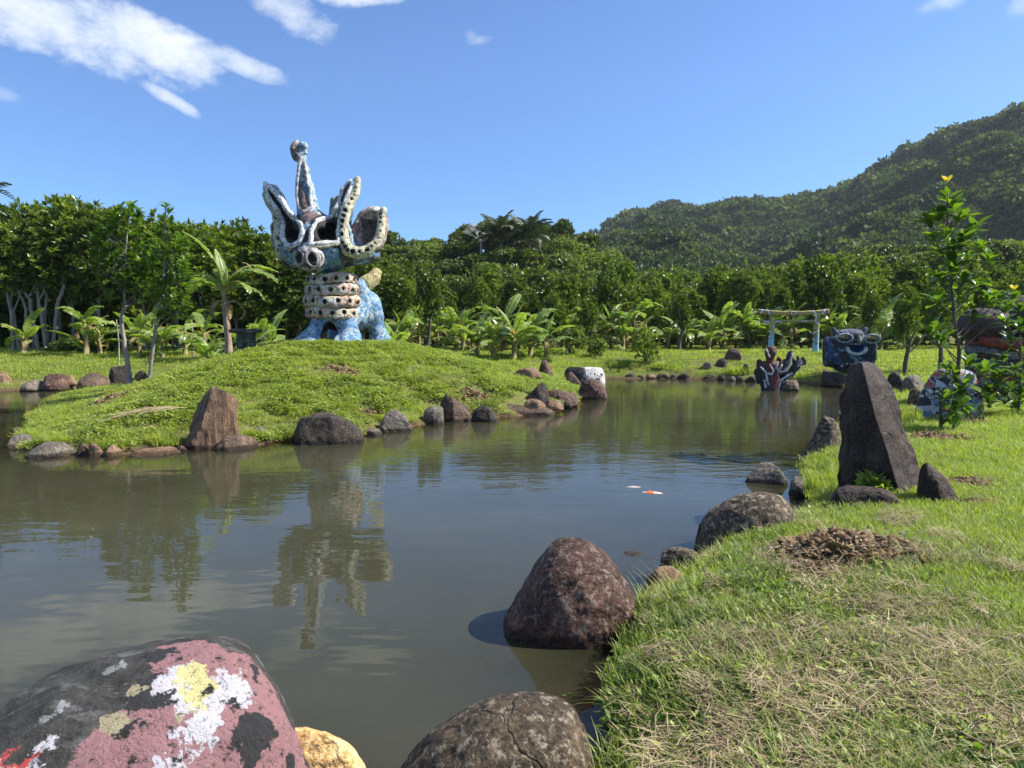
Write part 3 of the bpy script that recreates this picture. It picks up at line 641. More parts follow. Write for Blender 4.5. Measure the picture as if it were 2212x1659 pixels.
# the big painted boulder
def first_hit(W, px, py):
    u, v = proj(W); d = np.hypot(u - px, v - py); k = np.where(d < 14)[0]
    if len(k) == 0: return W[np.argmin(d)]
    return W[k[np.argmin(W[k, 1])]]
PINK, WHT, YEL, BLK, CRM, RED = (.31, .165, .17), (.56, .54, .58), (.62, .56, .26), (.035, .035, .036), (.36, .31, .2), (.55, .09, .08)
pb = [(60, 1600, .5, (.05, .052, .05), .3)]
for (x, y, r, c, s) in ((420, 1420, .20, PINK, .5), (560, 1500, .22, PINK, .5), (480, 1560, .26, PINK, .5), (330, 1580, .22, PINK, .5), (520, 1640, .3, PINK, .4), (590, 1520, .2, PINK, .4), (640, 1620, .2, PINK, .4), (505, 1425, .14, PINK, .4), (545, 1470, .14, PINK, .4), (585, 1560, .16, PINK, .4), (610, 1640, .16, PINK, .4), (270, 1650, .2, PINK, .5), (380, 1395, .12, PINK, .4), (600, 1600, .16, PINK, .4),
                        (345, 1480, .12, BLK, .4), (350, 1405, .07, BLK, .7), (430, 1500, .13, WHT, .9), (360, 1460, .06, WHT, .8), (400, 1450, .07, WHT, .8), (500, 1465, .08, WHT, .8), (520, 1490, .08, WHT, .7), (445, 1560, .07, WHT, .9), (440, 1590, .05, WHT, .9), (395, 1600, .05, WHT, .9),
                        (425, 1450, .08, YEL, .5), (430, 1480, .075, YEL, .5), (420, 1505, .05, YEL, .6), (290, 1480, .05, CRM, .8), (260, 1550, .08, CRM, 1.0), (400, 1545, .05, CRM, .9), (560, 1570, .09, BLK, .7), (540, 1610, .06, BLK, .8), (295, 1570, .055, BLK, .6),
                        (500, 1510, .04, BLK, .8), (415, 1460, .012, BLK, .3), (350, 1650, .07, WHT, 1.0), (400, 1640, .06, WHT, 1.0), (630, 1650, .05, BLK, .6), (560, 1450, .05, BLK, .7), (30, 1630, .05, RED, 1.0), (62, 1640, .05, RED, 1.0), (20, 1650, .05, WHT, 1.1), (80, 1652, .05, WHT, 1.1), (110, 1590, .03, WHT, 1.1), (95, 1610, .022, RED, .8), (125, 1600, .03, WHT, .9),
                        (150, 1500, .03, (.3, .32, .32), 1.3), (110, 1530, .04, (.25, .27, .27), 1.3), (230, 1440, .04, (.25, .26, .26), 1.3), (260, 1420, .03, (.28, .3, .3), 1.3), (205, 1445, .008, (.5, .48, .4), .3), (310, 1442, .008, (.5, .48, .4), .3)):
    pb.append((x, y, r * .82, c, s * .55))
o_pb = rock('huge foreground boulder painted pink, white and yellow over black stone', -560, 800, 1438, 2080, 'dark', 0, [(0, 0), (.15, .5), (.3, .76), (.42, .88), (.55, .94), (.66, .99), (.74, 1), (.80, .98), (.86, .90), (.9, .78), (.94, .60), (.98, .34), (1, .1)], 93, 6, .62, 1, .06, name='painted_boulder', cat='painted rock')
def blotch_mat(o, blobs):
    m, N, L, b = new_mat('painted_boulder'); tc = N.new('ShaderNodeTexCoord'); oc = tc.outputs['Object']
    W = np.empty(len(o.data.vertices) * 3); o.data.vertices.foreach_get('co', W); W = W.reshape(-1, 3); Pw = W + np.array(o.location)
    big = noise(N, L, oc, 3.0, 7, .65, .5); fine = noise(N, L, oc, 46, 8, .75); mid = noise(N, L, oc, 11, 7, .7)
    mp = N.new('ShaderNodeMapping'); mp.inputs['Scale'].default_value = (1, 3.2, 2.4); mp.inputs['Rotation'].default_value = (0, 0, .5); L.new(oc, mp.inputs[0]); st = noise(N, L, mp.outputs[0], 3.2, 8, .75, .3)
    base = ramp(N, L, mid, [(.3, (.018, .018, .017)), (.6, (.07, .068, .06)), (.8, (.16, .15, .13))])
    base = mixc(N, L, ramp(N, L, st, [(.54, (0, 0, 0)), (.68, (.75,) * 3)]), base, (.26, .26, .25))
    wn1 = N.new('ShaderNodeTexNoise'); wn1.inputs['Scale'].default_value = 7; wn1.inputs['Detail'].default_value = 6; wn1.inputs['Roughness'].default_value = .68; L.new(oc, wn1.inputs['Vector'])
    s1 = N.new('ShaderNodeVectorMath'); s1.operation = 'SUBTRACT'; L.new(wn1.outputs['Color'], s1.inputs[0]); s1.inputs[1].default_value = (.5, .5, .5)
    s2 = N.new('ShaderNodeVectorMath'); s2.operation = 'SCALE'; L.new(s1.outputs[0], s2.inputs[0]); s2.inputs['Scale'].default_value = .30
    s3 = N.new('ShaderNodeVectorMath'); s3.operation = 'ADD'; L.new(oc, s3.inputs[0]); L.new(s2.outputs[0], s3.inputs[1])
    col = base
    for px, py, r, c, soft in blobs:
        h = first_hit(Pw, px, py) - np.array(o.location)
        d = N.new('ShaderNodeVectorMath'); d.operation = 'DISTANCE'; L.new(s3.outputs[0], d.inputs[0]); d.inputs[1].default_value = tuple(h)
        q = N.new('ShaderNodeMath'); q.operation = 'MULTIPLY_ADD'; L.new(fine, q.inputs[0]); q.inputs[1].default_value = soft * r * 1.6; L.new(d.outputs['Value'], q.inputs[2])
        k = N.new('ShaderNodeMapRange'); k.inputs[1].default_value = r * (1 + .8 * soft); k.inputs[2].default_value = r * (1 + .8 * soft) - .006; L.new(q.outputs[0], k.inputs[0])
        col = mixc(N, L, k.outputs[0], col, c)
    # chips where the stone shows through, and grime
    col = mixc(N, L, ramp(N, L, mid, [(.36, (1, 1, 1)), (.42, (0, 0, 0))]), col, base)
    col = mixc(N, L, ramp(N, L, fine, [(.36, (.85,) * 3), (.46, (0, 0, 0))]), col, (.03, .028, .026))
    L.new(col, b.inputs['Base Color']); b.inputs['Roughness'].default_value = .8; b.inputs['Specular IOR Level'].default_value = .25
    hgt = mixc(N, L, .45, mid, fine); n1 = bump(N, L, hgt, 1.0, .05); L.new(n1, b.inputs['Normal']); return m
o_pb.data.materials.clear(); o_pb.data.materials.append(blotch_mat(o_pb, pb[1:]))

# colourful face boulder behind the sapling
def face_paint(Pw, Pl):
    Q = Pl * np.array([1, .5, 1]); X, Z = Pl[:, 0], Pl[:, 2]
    g = np.random.default_rng(5); pts = g.uniform([-.8, 0], [.8, 1.1], (130, 2)); W = np.stack([X, Z], -1) + .05 * np.stack([fbm(Pl * 5, 2, 3), fbm(Pl * 5 + 7, 2, 4)], -1)
    d = np.linalg.norm(W[:, None] - pts[None], axis=2); o = np.argsort(d, 1)[:, :2]; d1 = d[np.arange(len(d)), o[:, 0]]; d2 = d[np.arange(len(d)), o[:, 1]]; e = d2 - d1
    pal = np.array([(.08, .20, .42), (.42, .45, .5), (.34, .07, .06), (.32, .07, .06), (.10, .25, .45), (.30, .06, .05), (.16, .2, .25)])
    c = pal[(o[:, 0] * 7 + o[:, 0] // 3) % len(pal)].copy()
    c = np.where((e < .03)[:, None], np.array([.6, .6, .62]), c); c = np.where((e < .017)[:, None] | (d1 > .15)[:, None], np.array([.03, .03, .035]), c)
    r = np.hypot(X - .35, (Z - .22) * 1.1)
    for a, b, cc in ((0, .06, (.5, .42, .2)), (.06, .09, (.04, .04, .04)), (.09, .14, (.45, .38, .1)), (.14, .18, (.6, .6, .62))):
        c = np.where(((r >= a) & (r < b))[:, None], np.array(cc), c)
    return c
fb = on_ground(2060, 906)
rock('rounded boulder painted with blue, red and white cells behind the sapling', 1985, 2135, 795, 908, paint_mat('cell_paint', .6, 25, .5), fb.z - .02, [(0, .1), (.03, .35), (.12, .65), (.28, .95), (.4, 1), (.7, .98), (.85, .92), (.93, .7), (.98, .35), (1, .1)], 94, 6, .6, 0, .025, name='painted_boulder', cat='painted rock', colfn=face_paint)

# ------------------------------------------------------------------ carved figures: distance fields turned into surfaces
def surf(f, lo, hi, h):
    lo, hi = np.array(lo, float), np.array(hi, float); n = np.ceil((hi - lo) / h).astype(int) + 1
    ax = [lo[k] + np.arange(n[k]) * h for k in range(3)]
    G = np.stack(np.meshgrid(*ax, indexing='ij'), -1); D = f(G.reshape(-1, 3)).reshape(n)
    s = D < 0
    cs = [s[i:n[0] - 1 + i, j:n[1] - 1 + j, k:n[2] - 1 + k] for i in (0, 1) for j in (0, 1) for k in (0, 1)]
    tot = sum(c.astype(int) for c in cs); act = (tot > 0) & (tot < 8)
    I = np.argwhere(act); idm = -np.ones(act.shape, int); idm[act] = np.arange(len(I))
    acc = np.zeros((len(I), 3)); cnt = np.zeros(len(I))
    cor = [np.array((i, j, k)) for i in (0, 1) for j in (0, 1) for k in (0, 1)]
    for a in range(8):
        for b in range(a + 1, 8):
            if np.abs(cor[a] - cor[b]).sum() != 1: continue
            pa, pb_ = I + cor[a], I + cor[b]; da, db = D[tuple(pa.T)], D[tuple(pb_.T)]; x = (da < 0) != (db < 0)
            t = np.where(x, da / np.where(x, da - db, 1), 0)[:, None]; acc += np.where(x[:, None], pa + (pb_ - pa) * t, 0); cnt += x
    V = lo + acc / cnt[:, None] * h
    Fs = []
    for a in range(3):
        b, c = (a + 1) % 3, (a + 2) % 3
        s0 = [slice(None)] * 3; s1 = [slice(None)] * 3; s0[a] = slice(0, n[a] - 1); s1[a] = slice(1, n[a])
        x = s[tuple(s0)] != s[tuple(s1)]; E = np.argwhere(x); E = E[(E[:, b] > 0) & (E[:, c] > 0) & (E[:, b] < n[b] - 1) & (E[:, c] < n[c] - 1)]
        eb = np.zeros(3, int); eb[b] = 1; ec = np.zeros(3, int); ec[c] = 1
        q = [idm[tuple((E - o).T)] for o in (eb * 0, eb, eb + ec, ec)]
        F = np.stack(q, -1); inn = s[tuple(E.T)]; F[~inn] = F[~inn][:, ::-1]; Fs.append(F)
    return V, np.vstack(Fs)
def sph(p, c, r): return np.linalg.norm((p - np.array(c)) , axis=1) - r
def ell(p, c, r):
    r = np.array(r); q = (p - np.array(c)) / r; k = np.linalg.norm(q, axis=1); return (k - 1) * r.min() * (.55 + .45 * np.clip(k, 0, 1))
def cap(p, a, b, r1, r2):
    a, b = np.array(a, float), np.array(b, float); ab = b - a; t = np.clip(((p - a) @ ab) / (ab @ ab + 1e-9), 0, 1); return np.linalg.norm(p - a - t[:, None] * ab, axis=1) - (r1 + (r2 - r1) * t)
def chain(p, pts, rad):
    d = None
    rad = [rad] * len(pts) if np.isscalar(rad) else rad
    for k in range(len(pts) - 1):
        e = cap(p, pts[k], pts[k + 1], rad[k], rad[k + 1]); d = e if d is None else np.minimum(d, e)
    return d
def su(a, b, k=.12):
    h = np.clip(.5 + .5 * (b - a) / k, 0, 1); return b + (a - b) * h - k * h * (1 - h)
def sub(a, b, k=.03): return -su(-a, b, k)
def figure_part(name, f, lo, hi, h, colfn, parent, mat=None, lump=.03, label=None, seed=0):
    lo, hi = np.array(lo), np.array(hi)
    ff = (lambda p: f(p) + lump * fbm(p * 4.5, 2, seed + 40) + lump * .5 * fbm(p * 12, 2, seed + 41)) if lump else f
    V, F = surf(ff, lo, hi, h)
    c = colfn(V) if callable(colfn) else np.tile(np.array(colfn, float), (len(V), 1))
    o = obj(name, mesh_np(name, V, F, mat or M_PAINT, True, col=c), parent)
    if label: o['label'] = label
    return o
def bounds(pts, r):
    P = np.array(pts, float); return P.min(0) - r, P.max(0) + r
def tube_part(name, pts, rad, color, parent, h=.035, mat=None, lump=.02, dots=None, seed=0, label=None):
    rad = [rad] * len(pts) if np.isscalar(rad) else rad
    def f(p):
        d = chain(p, pts, rad)
        if dots is not None:
            for c, r in dots: d = sub(d, sph(p, c, r), .02)
        return d
    def cf(V):
        c = np.tile(np.array(color, float), (len(V), 1))
        if dots is not None:
            for q, r in dots: c = np.where((np.linalg.norm(V - np.array(q), axis=1) < r * 1.12)[:, None], np.array([.025, .022, .02]), c)
        return c
    lo, hi = bounds(pts, max(rad) + .08); return figure_part(name, f, lo, hi, h, cf, parent, mat, lump, label, seed)

# ------------------------------------------------------------------ the horned monster on the mound
SC_ = .00400
def c3(x, y, d): return np.array([(x - 700) * SC_, d, (1590 - y) * SC_])
gz = Hs(SX, SY)
BLUE, BLUE2, WHITE, CREAM, MAUVE, DARK, PALEB = (.13, .29, .50), (.16, .38, .62), (.74, .74, .72), (.62, .56, .34), (.26, .18, .17), (.02, .018, .017), (.44, .52, .58)
mon = empty('monster_statue', at(735, 740, 21.5) * 1); mon.location = (SX, SY, gz + .0)
mon.location.x = at((600 + 700 / 3.017) * .864, 740, 21.5).x
tag(mon, 'giant horned blue and white monster statue with a pig snout on top of the mound', 'statue')
def f_body(p):
    d = ell(p, c3(735, 1360, .75), (.78, 1.05, .52))
    d = su(d, ell(p, c3(805, 1300, 1.1), (.52, .85, .64)), .3)
    d = su(d, cap(p, c3(870, 1130, .55), c3(935, 1330, 1.05), .22, .36), .25)
    for ch, rr in (([c3(630, 1395, .0), c3(590, 1470, -.2), c3(545, 1555, -.32)], [.34, .25, .26]), ([c3(790, 1395, .0), c3(825, 1470, -.15), c3(835, 1560, -.28)], [.38, .30, .30]),
                   ([c3(915, 1270, 1.1), c3(970, 1440, 1.25), c3(1010, 1570, 1.2)], [.40, .27, .24]), ([c3(650, 1300, 1.3), c3(640, 1450, 1.5), c3(620, 1575, 1.4)], [.36, .26, .26])):
        d = su(d, chain(p, ch, rr), .16)
    for (a, b, c, r) in ((470, 1572, -.50, .15), (515, 1578, -.62, .16), (572, 1575, -.62, .17), (765, 1575, -.52, .16), (830, 1580, -.66, .16), (905, 1578, -.50, .16), (1070, 1580, 1.0, .12), (1010, 1585, .9, .14), (960, 1585, .95, .12), (450, 1590, -.35, .12)):
        d = su(d, cap(p, c3(a, b, c), c3(a * .8 + 700 * .2 if a < 700 else a * .93 + 50, b - 50, c + .25), r, r), .09)
    d = sub(d, ell(p, c3(695, 1530, -.35), (.20, .75, .42)), .08)
    return d
def col_body(V):
    n = fbm(V * 9, 4, 3); c = np.array(BLUE) * (1 - sstep(-.2, .35, n))[:, None] + np.array(PALEB) * sstep(-.2, .35, n)[:, None]
    m = (ell(V, c3(695, 1530, -.3), (.22, .78, .44)) < .02) & (V[:, 1] > -.42); return np.where(m[:, None], np.array(DARK), c)  # shade in the gap between the front legs is painted in as dark colour
figure_part('body', f_body, (-1.3, -1.1, -.2), (1.75, 2.2, 2.05), .05, col_body, mon, lump=.035)
# neck: four padded rings
for k, (cy, rx, rh, cx, dd) in enumerate(((1350, .80, .178, 695, .0), (1265, .84, .182, 697, -.02), (1180, .80, .178, 697, -.02), (1100, .76, .165, 700, -.02))):
    ctr = c3(cx, cy, dd + .1); dots = []
    for a in np.arange(14) * 2 * math.pi / 14 + .2 * k: dots.append((ctr + np.array([math.cos(a) * rx * .98, math.sin(a) * rx * .92, .02 * math.sin(a * 5)]), .062))
    def f(p, ctr=ctr, rx=rx, rh=rh, dots=dots):
        q = p - ctr; q = q + np.stack([0 * q[:, 0], 0 * q[:, 0], .035 * np.sin(q[:, 0] * 3.5 + k)], -1)
        r = np.hypot(q[:, 0], q[:, 1] / .93); dx = np.maximum(r - (rx - rh * .9), 0); e = (np.abs(dx) ** 2.6 + np.abs(q[:, 2]) ** 2.6) ** (1 / 2.6) - rh * .98
        for c, s in dots: e = sub(e, sph(p, c, s), .03)
        return e
    def cf(V, dots=dots):
        n = fbm(V * 5, 3, 5 + k); c = np.array((.58, .50, .36)) * (1 - sstep(0, .4, n))[:, None] + np.array((.46, .26, .22)) * sstep(0, .4, n)[:, None]
        c = np.where((fbm(V * 7, 3, 9) > .22)[:, None], np.array((.62, .6, .58)), c)
        for q, r in dots: c = np.where((np.linalg.norm(V - q, axis=1) < r * 1.15)[:, None], np.array(DARK), c)
        return c
    figure_part('neck_ring', f, ctr - np.array([rx + .12, rx + .12, .3]), ctr + np.array([rx + .12, rx + .12, .3]), .035, cf, mon, lump=.03, seed=k)
# tail lump behind the neck
tube_part('tail', [c3(905, 1110, 1.0), c3(950, 1070, 1.2), c3(975, 1020, 1.3)], [.24, .24, .17], (.46, .40, .18), mon)
# head
EYES = [[(450, 790), (430, 730), (480, 780)], [(700, 760), (740, 720), (720, 790)]]
def f_head(p):
    d = ell(p, c3(620, 880, 0), (1.18, .95, .66))
    d = su(d, ell(p, c3(585, 760, -.05), (.72, .75, .62)), .25)
    d = su(d, ell(p, c3(390, 800, .1), (.42, .55, .62)), .2)
    d = su(d, ell(p, c3(760, 790, .0), (.50, .65, .60)), .2)
    d = su(d, ell(p, c3(930, 910, .15), (.52, .5, .28)), .2)
    d = su(d, cap(p, c3(560, 660, -.1), c3(545, 600, -.05), .42, .30), .15)
    d = su(d, cap(p, c3(595, 960, -.55), c3(597, 962, -.92), .42, .37), .14)
    for (x, y, r) in ((447, 775, .20), (490, 800, .16), (425, 715, .12), (690, 785, .19), (735, 735, .17), (745, 790, .15)):
        d = sub(d, cap(p, c3(x, y, -1.3), c3(x, y, -.30), r * 1.05, r * .9), .04)
    for (x, y) in ((550, 968), (640, 975)): d = sub(d, ell(p, c3(x, y, -1.32), (.12, .22, .17)), .04)
    return d
def fy(f, x, y, lo=-1.6, hi=1.0, default=-.5):
    yy = np.arange(lo, hi, .02); P = np.stack([np.full(len(yy), (x - 700) * SC_), yy, np.full(len(yy), (1590 - y) * SC_)], -1); D = f(P); k = np.where(D < 0)[0]; return yy[k[0]] if len(k) else default
def in_poly(V, pts):
    x = V[:, 0] / SC_ + 700; y = 1590 - V[:, 2] / SC_; r = np.zeros(len(V), bool)
    for (x1, y1), (x2, y2) in zip(pts, pts[1:] + pts[:1]):
        c = (y1 > y) != (y2 > y); r ^= c & (x < (x2 - x1) * (y - y1) / ((y2 - y1) if y2 != y1 else 1e-6) + x1)
    return r & (V[:, 1] < .3)
def col_crest(V, pts): return np.where(in_poly(V, pts)[:, None] & (fbm(V * 6, 3, 4) > -.25)[:, None], np.array((.03, .028, .027)), np.array((.20, .28, .36)))
def col_head(V):
    n = fbm(V * 8, 4, 13); c = np.array(BLUE) * (1 - sstep(-.1, .35, n))[:, None] + np.array(PALEB) * sstep(-.1, .35, n)[:, None]
    x = V[:, 0] / SC_ + 700; y = 1590 - V[:, 2] / SC_
    c = np.where((fbm(V * 4, 3, 15) > .18)[:, None], np.array((.20, .30, .40)), c)
    c = np.where(((x > 800) & (y > 860) & (fbm(V * 5, 3, 16) > -.1))[:, None], np.array((.10, .10, .08)), c)
    c = np.where((in_poly(V, rimL) | in_poly(V, rimR))[:, None], np.array(DARK), c)
    c = np.where(((y < 690) & (np.abs(x - 590) < 75) & (fbm(V * 5, 3, 17) > -.15))[:, None], np.array((.26, .17, .16)), c)
    for path, rr in ((pl, .17), (pr, .165), (pY, .235)):
        dd = chain(V, path, 0); c = np.where(((dd < rr) & (fbm(V * 6, 3, 23) > -.35))[:, None], np.array((.035, .033, .032)), c)
    c = np.where(((np.hypot(x - 595, (y - 962)) < 118) & (V[:, 1] < -.7))[:, None], np.where((fbm(V * 7, 3, 19) > .05)[:, None], np.array((.48, .45, .45)), np.array((.10, .09, .09))), c)
    for (X, Y, r) in ((447, 775, .19), (490, 800, .14), (425, 720, .11), (700, 775, .18), (735, 740, .16), (735, 790, .12), (550, 968, .135), (550, 950, .12), (550, 990, .12), (640, 975, .135), (640, 957, .12), (640, 995, .12)):
        dd = np.hypot(x - X, y - Y) * SC_; c = np.where(((dd < r) & (V[:, 1] < .2))[:, None], np.array(DARK), c)
    return c
def on_head(pts, back=.0, default=-.35, smooth=True):
    Y = [fy(f_head, x, y, default=default) for x, y in pts]
    Y = [min(v, .1) for v in Y]
    if smooth: Y = [np.mean(Y[max(0, k - 1):k + 2]) for k in range(len(Y))]
    return [c3(x, y, v + back) for (x, y), v in zip(pts, Y)]
# eye rims running up into the crests
rimL = [(232, 400), (238, 455), (275, 530), (335, 600), (368, 690), (380, 795), (412, 858), (475, 878), (532, 845), (552, 775), (528, 715), (470, 672), (425, 612), (385, 545), (330, 490), (270, 425)]
YL = [-.15, -.2, -.3, -.45] + [None] * 9 + [-.45, -.3, -.2]
pl = []
for (x, y), v in zip(rimL, YL): pl.append(c3(x, y, v if v is not None else max(-1.0, fy(f_head, x + (12 if x < 450 else -8), y - 4, default=-.6)) - .0))
tube_part('eye_rim', pl, .080, WHITE, mon, lump=.03, seed=2)
rimR = [(862, 385), (800, 440), (790, 530), (765, 590), (718, 640), (645, 690), (612, 760), (616, 868), (700, 858), (796, 848), (798, 740), (806, 640), (830, 540), (870, 440)]
YR = [-.1, -.15, -.25, -.4] + [None] * 7 + [-.4, -.3, -.15]
pr = []
for (x, y), v in zip(rimR, YR): pr.append(c3(x, y, v if v is not None else max(-1.0, fy(f_head, x, y, default=-.6))))
tube_part('eye_rim', pr, .076, WHITE, mon, lump=.03, seed=3)
# crest slabs between the ridges
figure_part('crest', lambda p: chain(p, [c3(372, 650, -.05), c3(325, 555, -.05), c3(255, 430, 0)], [.20, .18, .11]), c3(210, 760, -.5), c3(480, 370, .4), .045, lambda V: col_crest(V, rimL), mon, lump=.04)
figure_part('crest', lambda p: chain(p, [c3(812, 660, -.05), c3(825, 560, -.14), c3(846, 460, -.14), c3(872, 385, -.06)], [.20, .22, .18, .12]), c3(660, 800, -.5), c3(960, 340, .45), .045, lambda V: col_crest(V, rimR), mon, lump=.04)
tube_part('ridge', [c3(872, 400, -.16), c3(848, 480, -.30), c3(822, 580, -.42), (c3(808, 680, -.55)), c3(806, 760, -.62)], [.06, .065, .065, .06, .05], (.60, .62, .64), mon, seed=51)
# second white ridge on the left crest and blue brow above the snout
tube_part('ridge', [c3(230, 400, 0), c3(300, 420, -.05), c3(360, 500, -.15), c3(400, 590, -.3)], [.07, .07, .06, .05], (.55, .58, .62), mon, seed=5)
# dotted band on the left
bl = [(232, 480), (262, 550), (300, 590), (330, 680), (345, 780), (350, 870), (340, 930)]
pbl = [c3(x, y, -.25 + .12 * math.sin(k)) for k, (x, y) in enumerate(bl)]
tube_part('dotted_band', pbl, [.08, .11, .14, .16, .17, .17, .13], (.62, .60, .45), mon, dots=[(c3(x, y, -.44 + .12 * math.sin(k)), .045) for k, (x, y) in enumerate([(300, 610), (320, 660), (335, 710), (345, 760), (348, 810), (350, 860)])], seed=6)
# left ear seen edge-on
figure_part('ear', lambda p: chain(p, [c3(268, 610, .25), c3(268, 720, .2), c3(290, 840, .15), c3(345, 930, .1), c3(430, 980, .1)], [.07, .14, .17, .20, .22]), c3(200, 1060, -.3), c3(500, 560, .6), .045, lambda V: np.where((fbm(V * 6, 3, 8) > -.05)[:, None], np.array((.48, .45, .32)), np.array((.07, .06, .05))), mon, lump=.06)
# yellow dotted band, from the tip of the right crest down and round the ear
by = [(908, 360), (905, 420), (892, 480), (866, 540), (842, 600), (828, 680), (822, 760), (832, 840), (862, 900), (925, 915), (990, 900), (1050, 850), (1085, 770), (1088, 690), (1085, 620), (1100, 592)]
yy_ = [-.05, -.1, -.18, -.3, -.42, -.5, -.55, -.6, -.6, -.55, -.5, -.42, -.3, -.22, -.15, -.12]
pY = [c3(x, y, v) for (x, y), v in zip(by, yy_)]
dts = []
for k in range(len(by) - 1):
    for t in ((.1, .62) if k % 3 else (.3,)):
        q = pY[k] * (1 - t) + pY[k + 1] * t; dts.append((q + np.array([.02 * math.sin(k * 7), -.155, 0]), .052 + .012 * math.sin(k * 5 + t * 9)))
tube_part('dotted_band', pY, [.10, .12, .135, .145, .15, .155, .16, .17, .18, .18, .16, .14, .125, .12, .12, .11], (.60, .57, .40), mon, dots=dts, seed=7)
figure_part('head', f_head, (-1.75, -1.55, 1.9), (1.6, 1.25, 4.6), .045, col_head, mon, lump=.04)
# right ear: an open bowl
def f_ear(p):
    a = c3(985, 752, .02)
    q = (p - a); th = R(20); X = q[:, 0] * math.cos(th) - q[:, 2] * math.sin(th); Z = q[:, 0] * math.sin(th) + q[:, 2] * math.cos(th)
    Q = np.stack([X, q[:, 1], Z], -1); outr = ell(Q, (0, 0, 0), (.53, .44, .82)); inn = ell(Q, (.03, -.42, .02), (.41, .50, .68))
    return sub(outr, inn, .05)
def col_ear(V):
    n = fbm(V * 6, 4, 21); ins = f_ear(V + np.array([0, .12, 0])) < 0
    c = np.where((n > 0)[:, None], np.array((.40, .27, .24)), np.array((.52, .47, .44)))
    x = V[:, 0] / SC_ + 700; y = 1590 - V[:, 2] / SC_
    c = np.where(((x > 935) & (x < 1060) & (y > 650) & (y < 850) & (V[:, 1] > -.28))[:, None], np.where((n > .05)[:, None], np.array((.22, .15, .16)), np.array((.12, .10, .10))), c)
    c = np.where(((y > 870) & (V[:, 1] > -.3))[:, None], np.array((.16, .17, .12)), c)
    return c
figure_part('ear', f_ear, c3(800, 1010, -.6), c3(1200, 500, .75), .04, col_ear, mon, lump=.03)
# snout rings
for (x, y, r) in ((548, 968, .155), (641, 974, .165)):
    pts = [c3(x + math.cos(a) * r / SC_, y - math.sin(a) * r * 1.25 / SC_, 0) for a in np.linspace(0, 2 * math.pi, 13)]
    for q in pts: q[1] = max(-1.30, min(-.98, fy(f_head, q[0] / SC_ + 700, 1590 - q[2] / SC_, default=-1.05)))
    tube_part('nostril_rim', pts, .042, (.30, .27, .27), mon, h=.03, lump=.015, seed=9)
ledge = on_head([(625, 880), (680, 885), (740, 875), (790, 865)]); tube_part('brow_ledge', ledge, .05, (.50, .46, .30), mon, seed=10)
ledge = on_head([(400, 880), (440, 900), (490, 890)]); tube_part('brow_ledge', ledge, .05, (.45, .42, .33), mon, seed=11)
tube_part('snout_rim', [np.array([c3(598 + 98 * math.cos(a), 0, 0)[0], -1.0 + .10 * abs(math.cos(a)), c3(0, 962 + 78 * math.sin(a), 0)[2]]) for a in np.linspace(0, 2 * math.pi, 15)], .062, (.62, .60, .60), mon, seed=19)
# horn
horn = empty('horn'); horn.parent = mon
HA, HB = [c3(548, 640, -.1), c3(530, 470, -.1), c3(515, 330, -.1), c3(508, 200, -.1)], [.36, .26, .185, .12]
figure_part('horn_shaft', lambda p: chain(p, HA, HB), c3(430, 760, -.6), c3(660, 150, .4), .04, lambda V: np.where((fbm(V * 8, 3, 4) > 0)[:, None], np.array(PALEB), np.array((.14, .33, .58))), horn)
figure_part('horn_groove', lambda p: chain(p, [c3(540, 585, -.38), c3(520, 480, -.33), c3(512, 400, -.27)], [.16, .09, .05]), c3(480, 650, -.62), c3(600, 380, -.1), .03, (.20, .14, .12), horn, lump=.02)
tube_part('ridge', [c3(x, y, v) for x, y, v in ((505, 205, -.22), (490, 300, -.28), (480, 400, -.32), (480, 500, -.38), (497, 580, -.46), (545, 620, -.52), (588, 580, -.46), (575, 480, -.36), (552, 380, -.30), (535, 280, -.24), (520, 215, -.2))], .058, (.60, .58, .56), horn, lump=.02, seed=12)
figure_part('knob', lambda p: su(su(ell(p, c3(458, 155, -.1), (.155, .17, .30)), sph(p, c3(512, 125, -.1), .155), .05), chain(p, [c3(490, 190, -.1), c3(520, 170, -.1)], [.15, .10]), .05), c3(400, 260, -.4), c3(570, 60, .2), .03, lambda V: np.where((V[:, 0] > (490 - 700) * SC_)[:, None], np.array((.34, .46, .56)), np.where((fbm(V * 7, 3, 3) > 0)[:, None], np.array((.45, .38, .34)), np.array((.18, .15, .14)))), horn, lump=.03)
# small horns behind
for k, pts in enumerate(([(440, 480), (438, 560), (450, 640)], [(695, 490), (685, 560), (690, 660)], [(735, 475), (725, 550), (715, 660)], [(770, 490), (750, 560), (735, 660)])):
    tube_part('back_horn', [c3(x, y, .45) for x, y in pts], [.085, .10, .16], (.20, .27, .30) if k else (.16, .15, .14), mon, seed=13 + k)

# ------------------------------------------------------------------ red black claw sculpture in the water
cl = at(1600 * .2395 + 1296, 518 + 1350 * .2395, 24.9); cl = empty('claw_sculpture', (cl.x, cl.y + .25, -.05))
tag(cl, 'dark red and black claw shaped sculpture with white outlines rising from the pond', 'sculpture')
K = .00392
def k3(x, y, d): return np.array([(x - 1600) * K, d, (1355 - y) * K])
figure_part('body', lambda p: su(chain(p, [k3(1580, 1350, 0), k3(1570, 1260, 0), k3(1560, 1120, 0)], [.34, .30, .20]), su(cap(p, k3(1540, 1330, 0), k3(1480, 1180, 0), .22, .16), cap(p, k3(1640, 1310, 0), k3(1720, 1200, 0), .22, .16), .08), .1), k3(1400, 1400, -.6), k3(1820, 1000, .6), .04,
            lambda V: np.where(((np.abs(V[:, 0] + .10) < .02 + .33 * V[:, 2]) & (fbm(V * 8, 3, 3) > -.3))[:, None], np.array((.16, .035, .03)), np.array((.03, .035, .045))), cl)
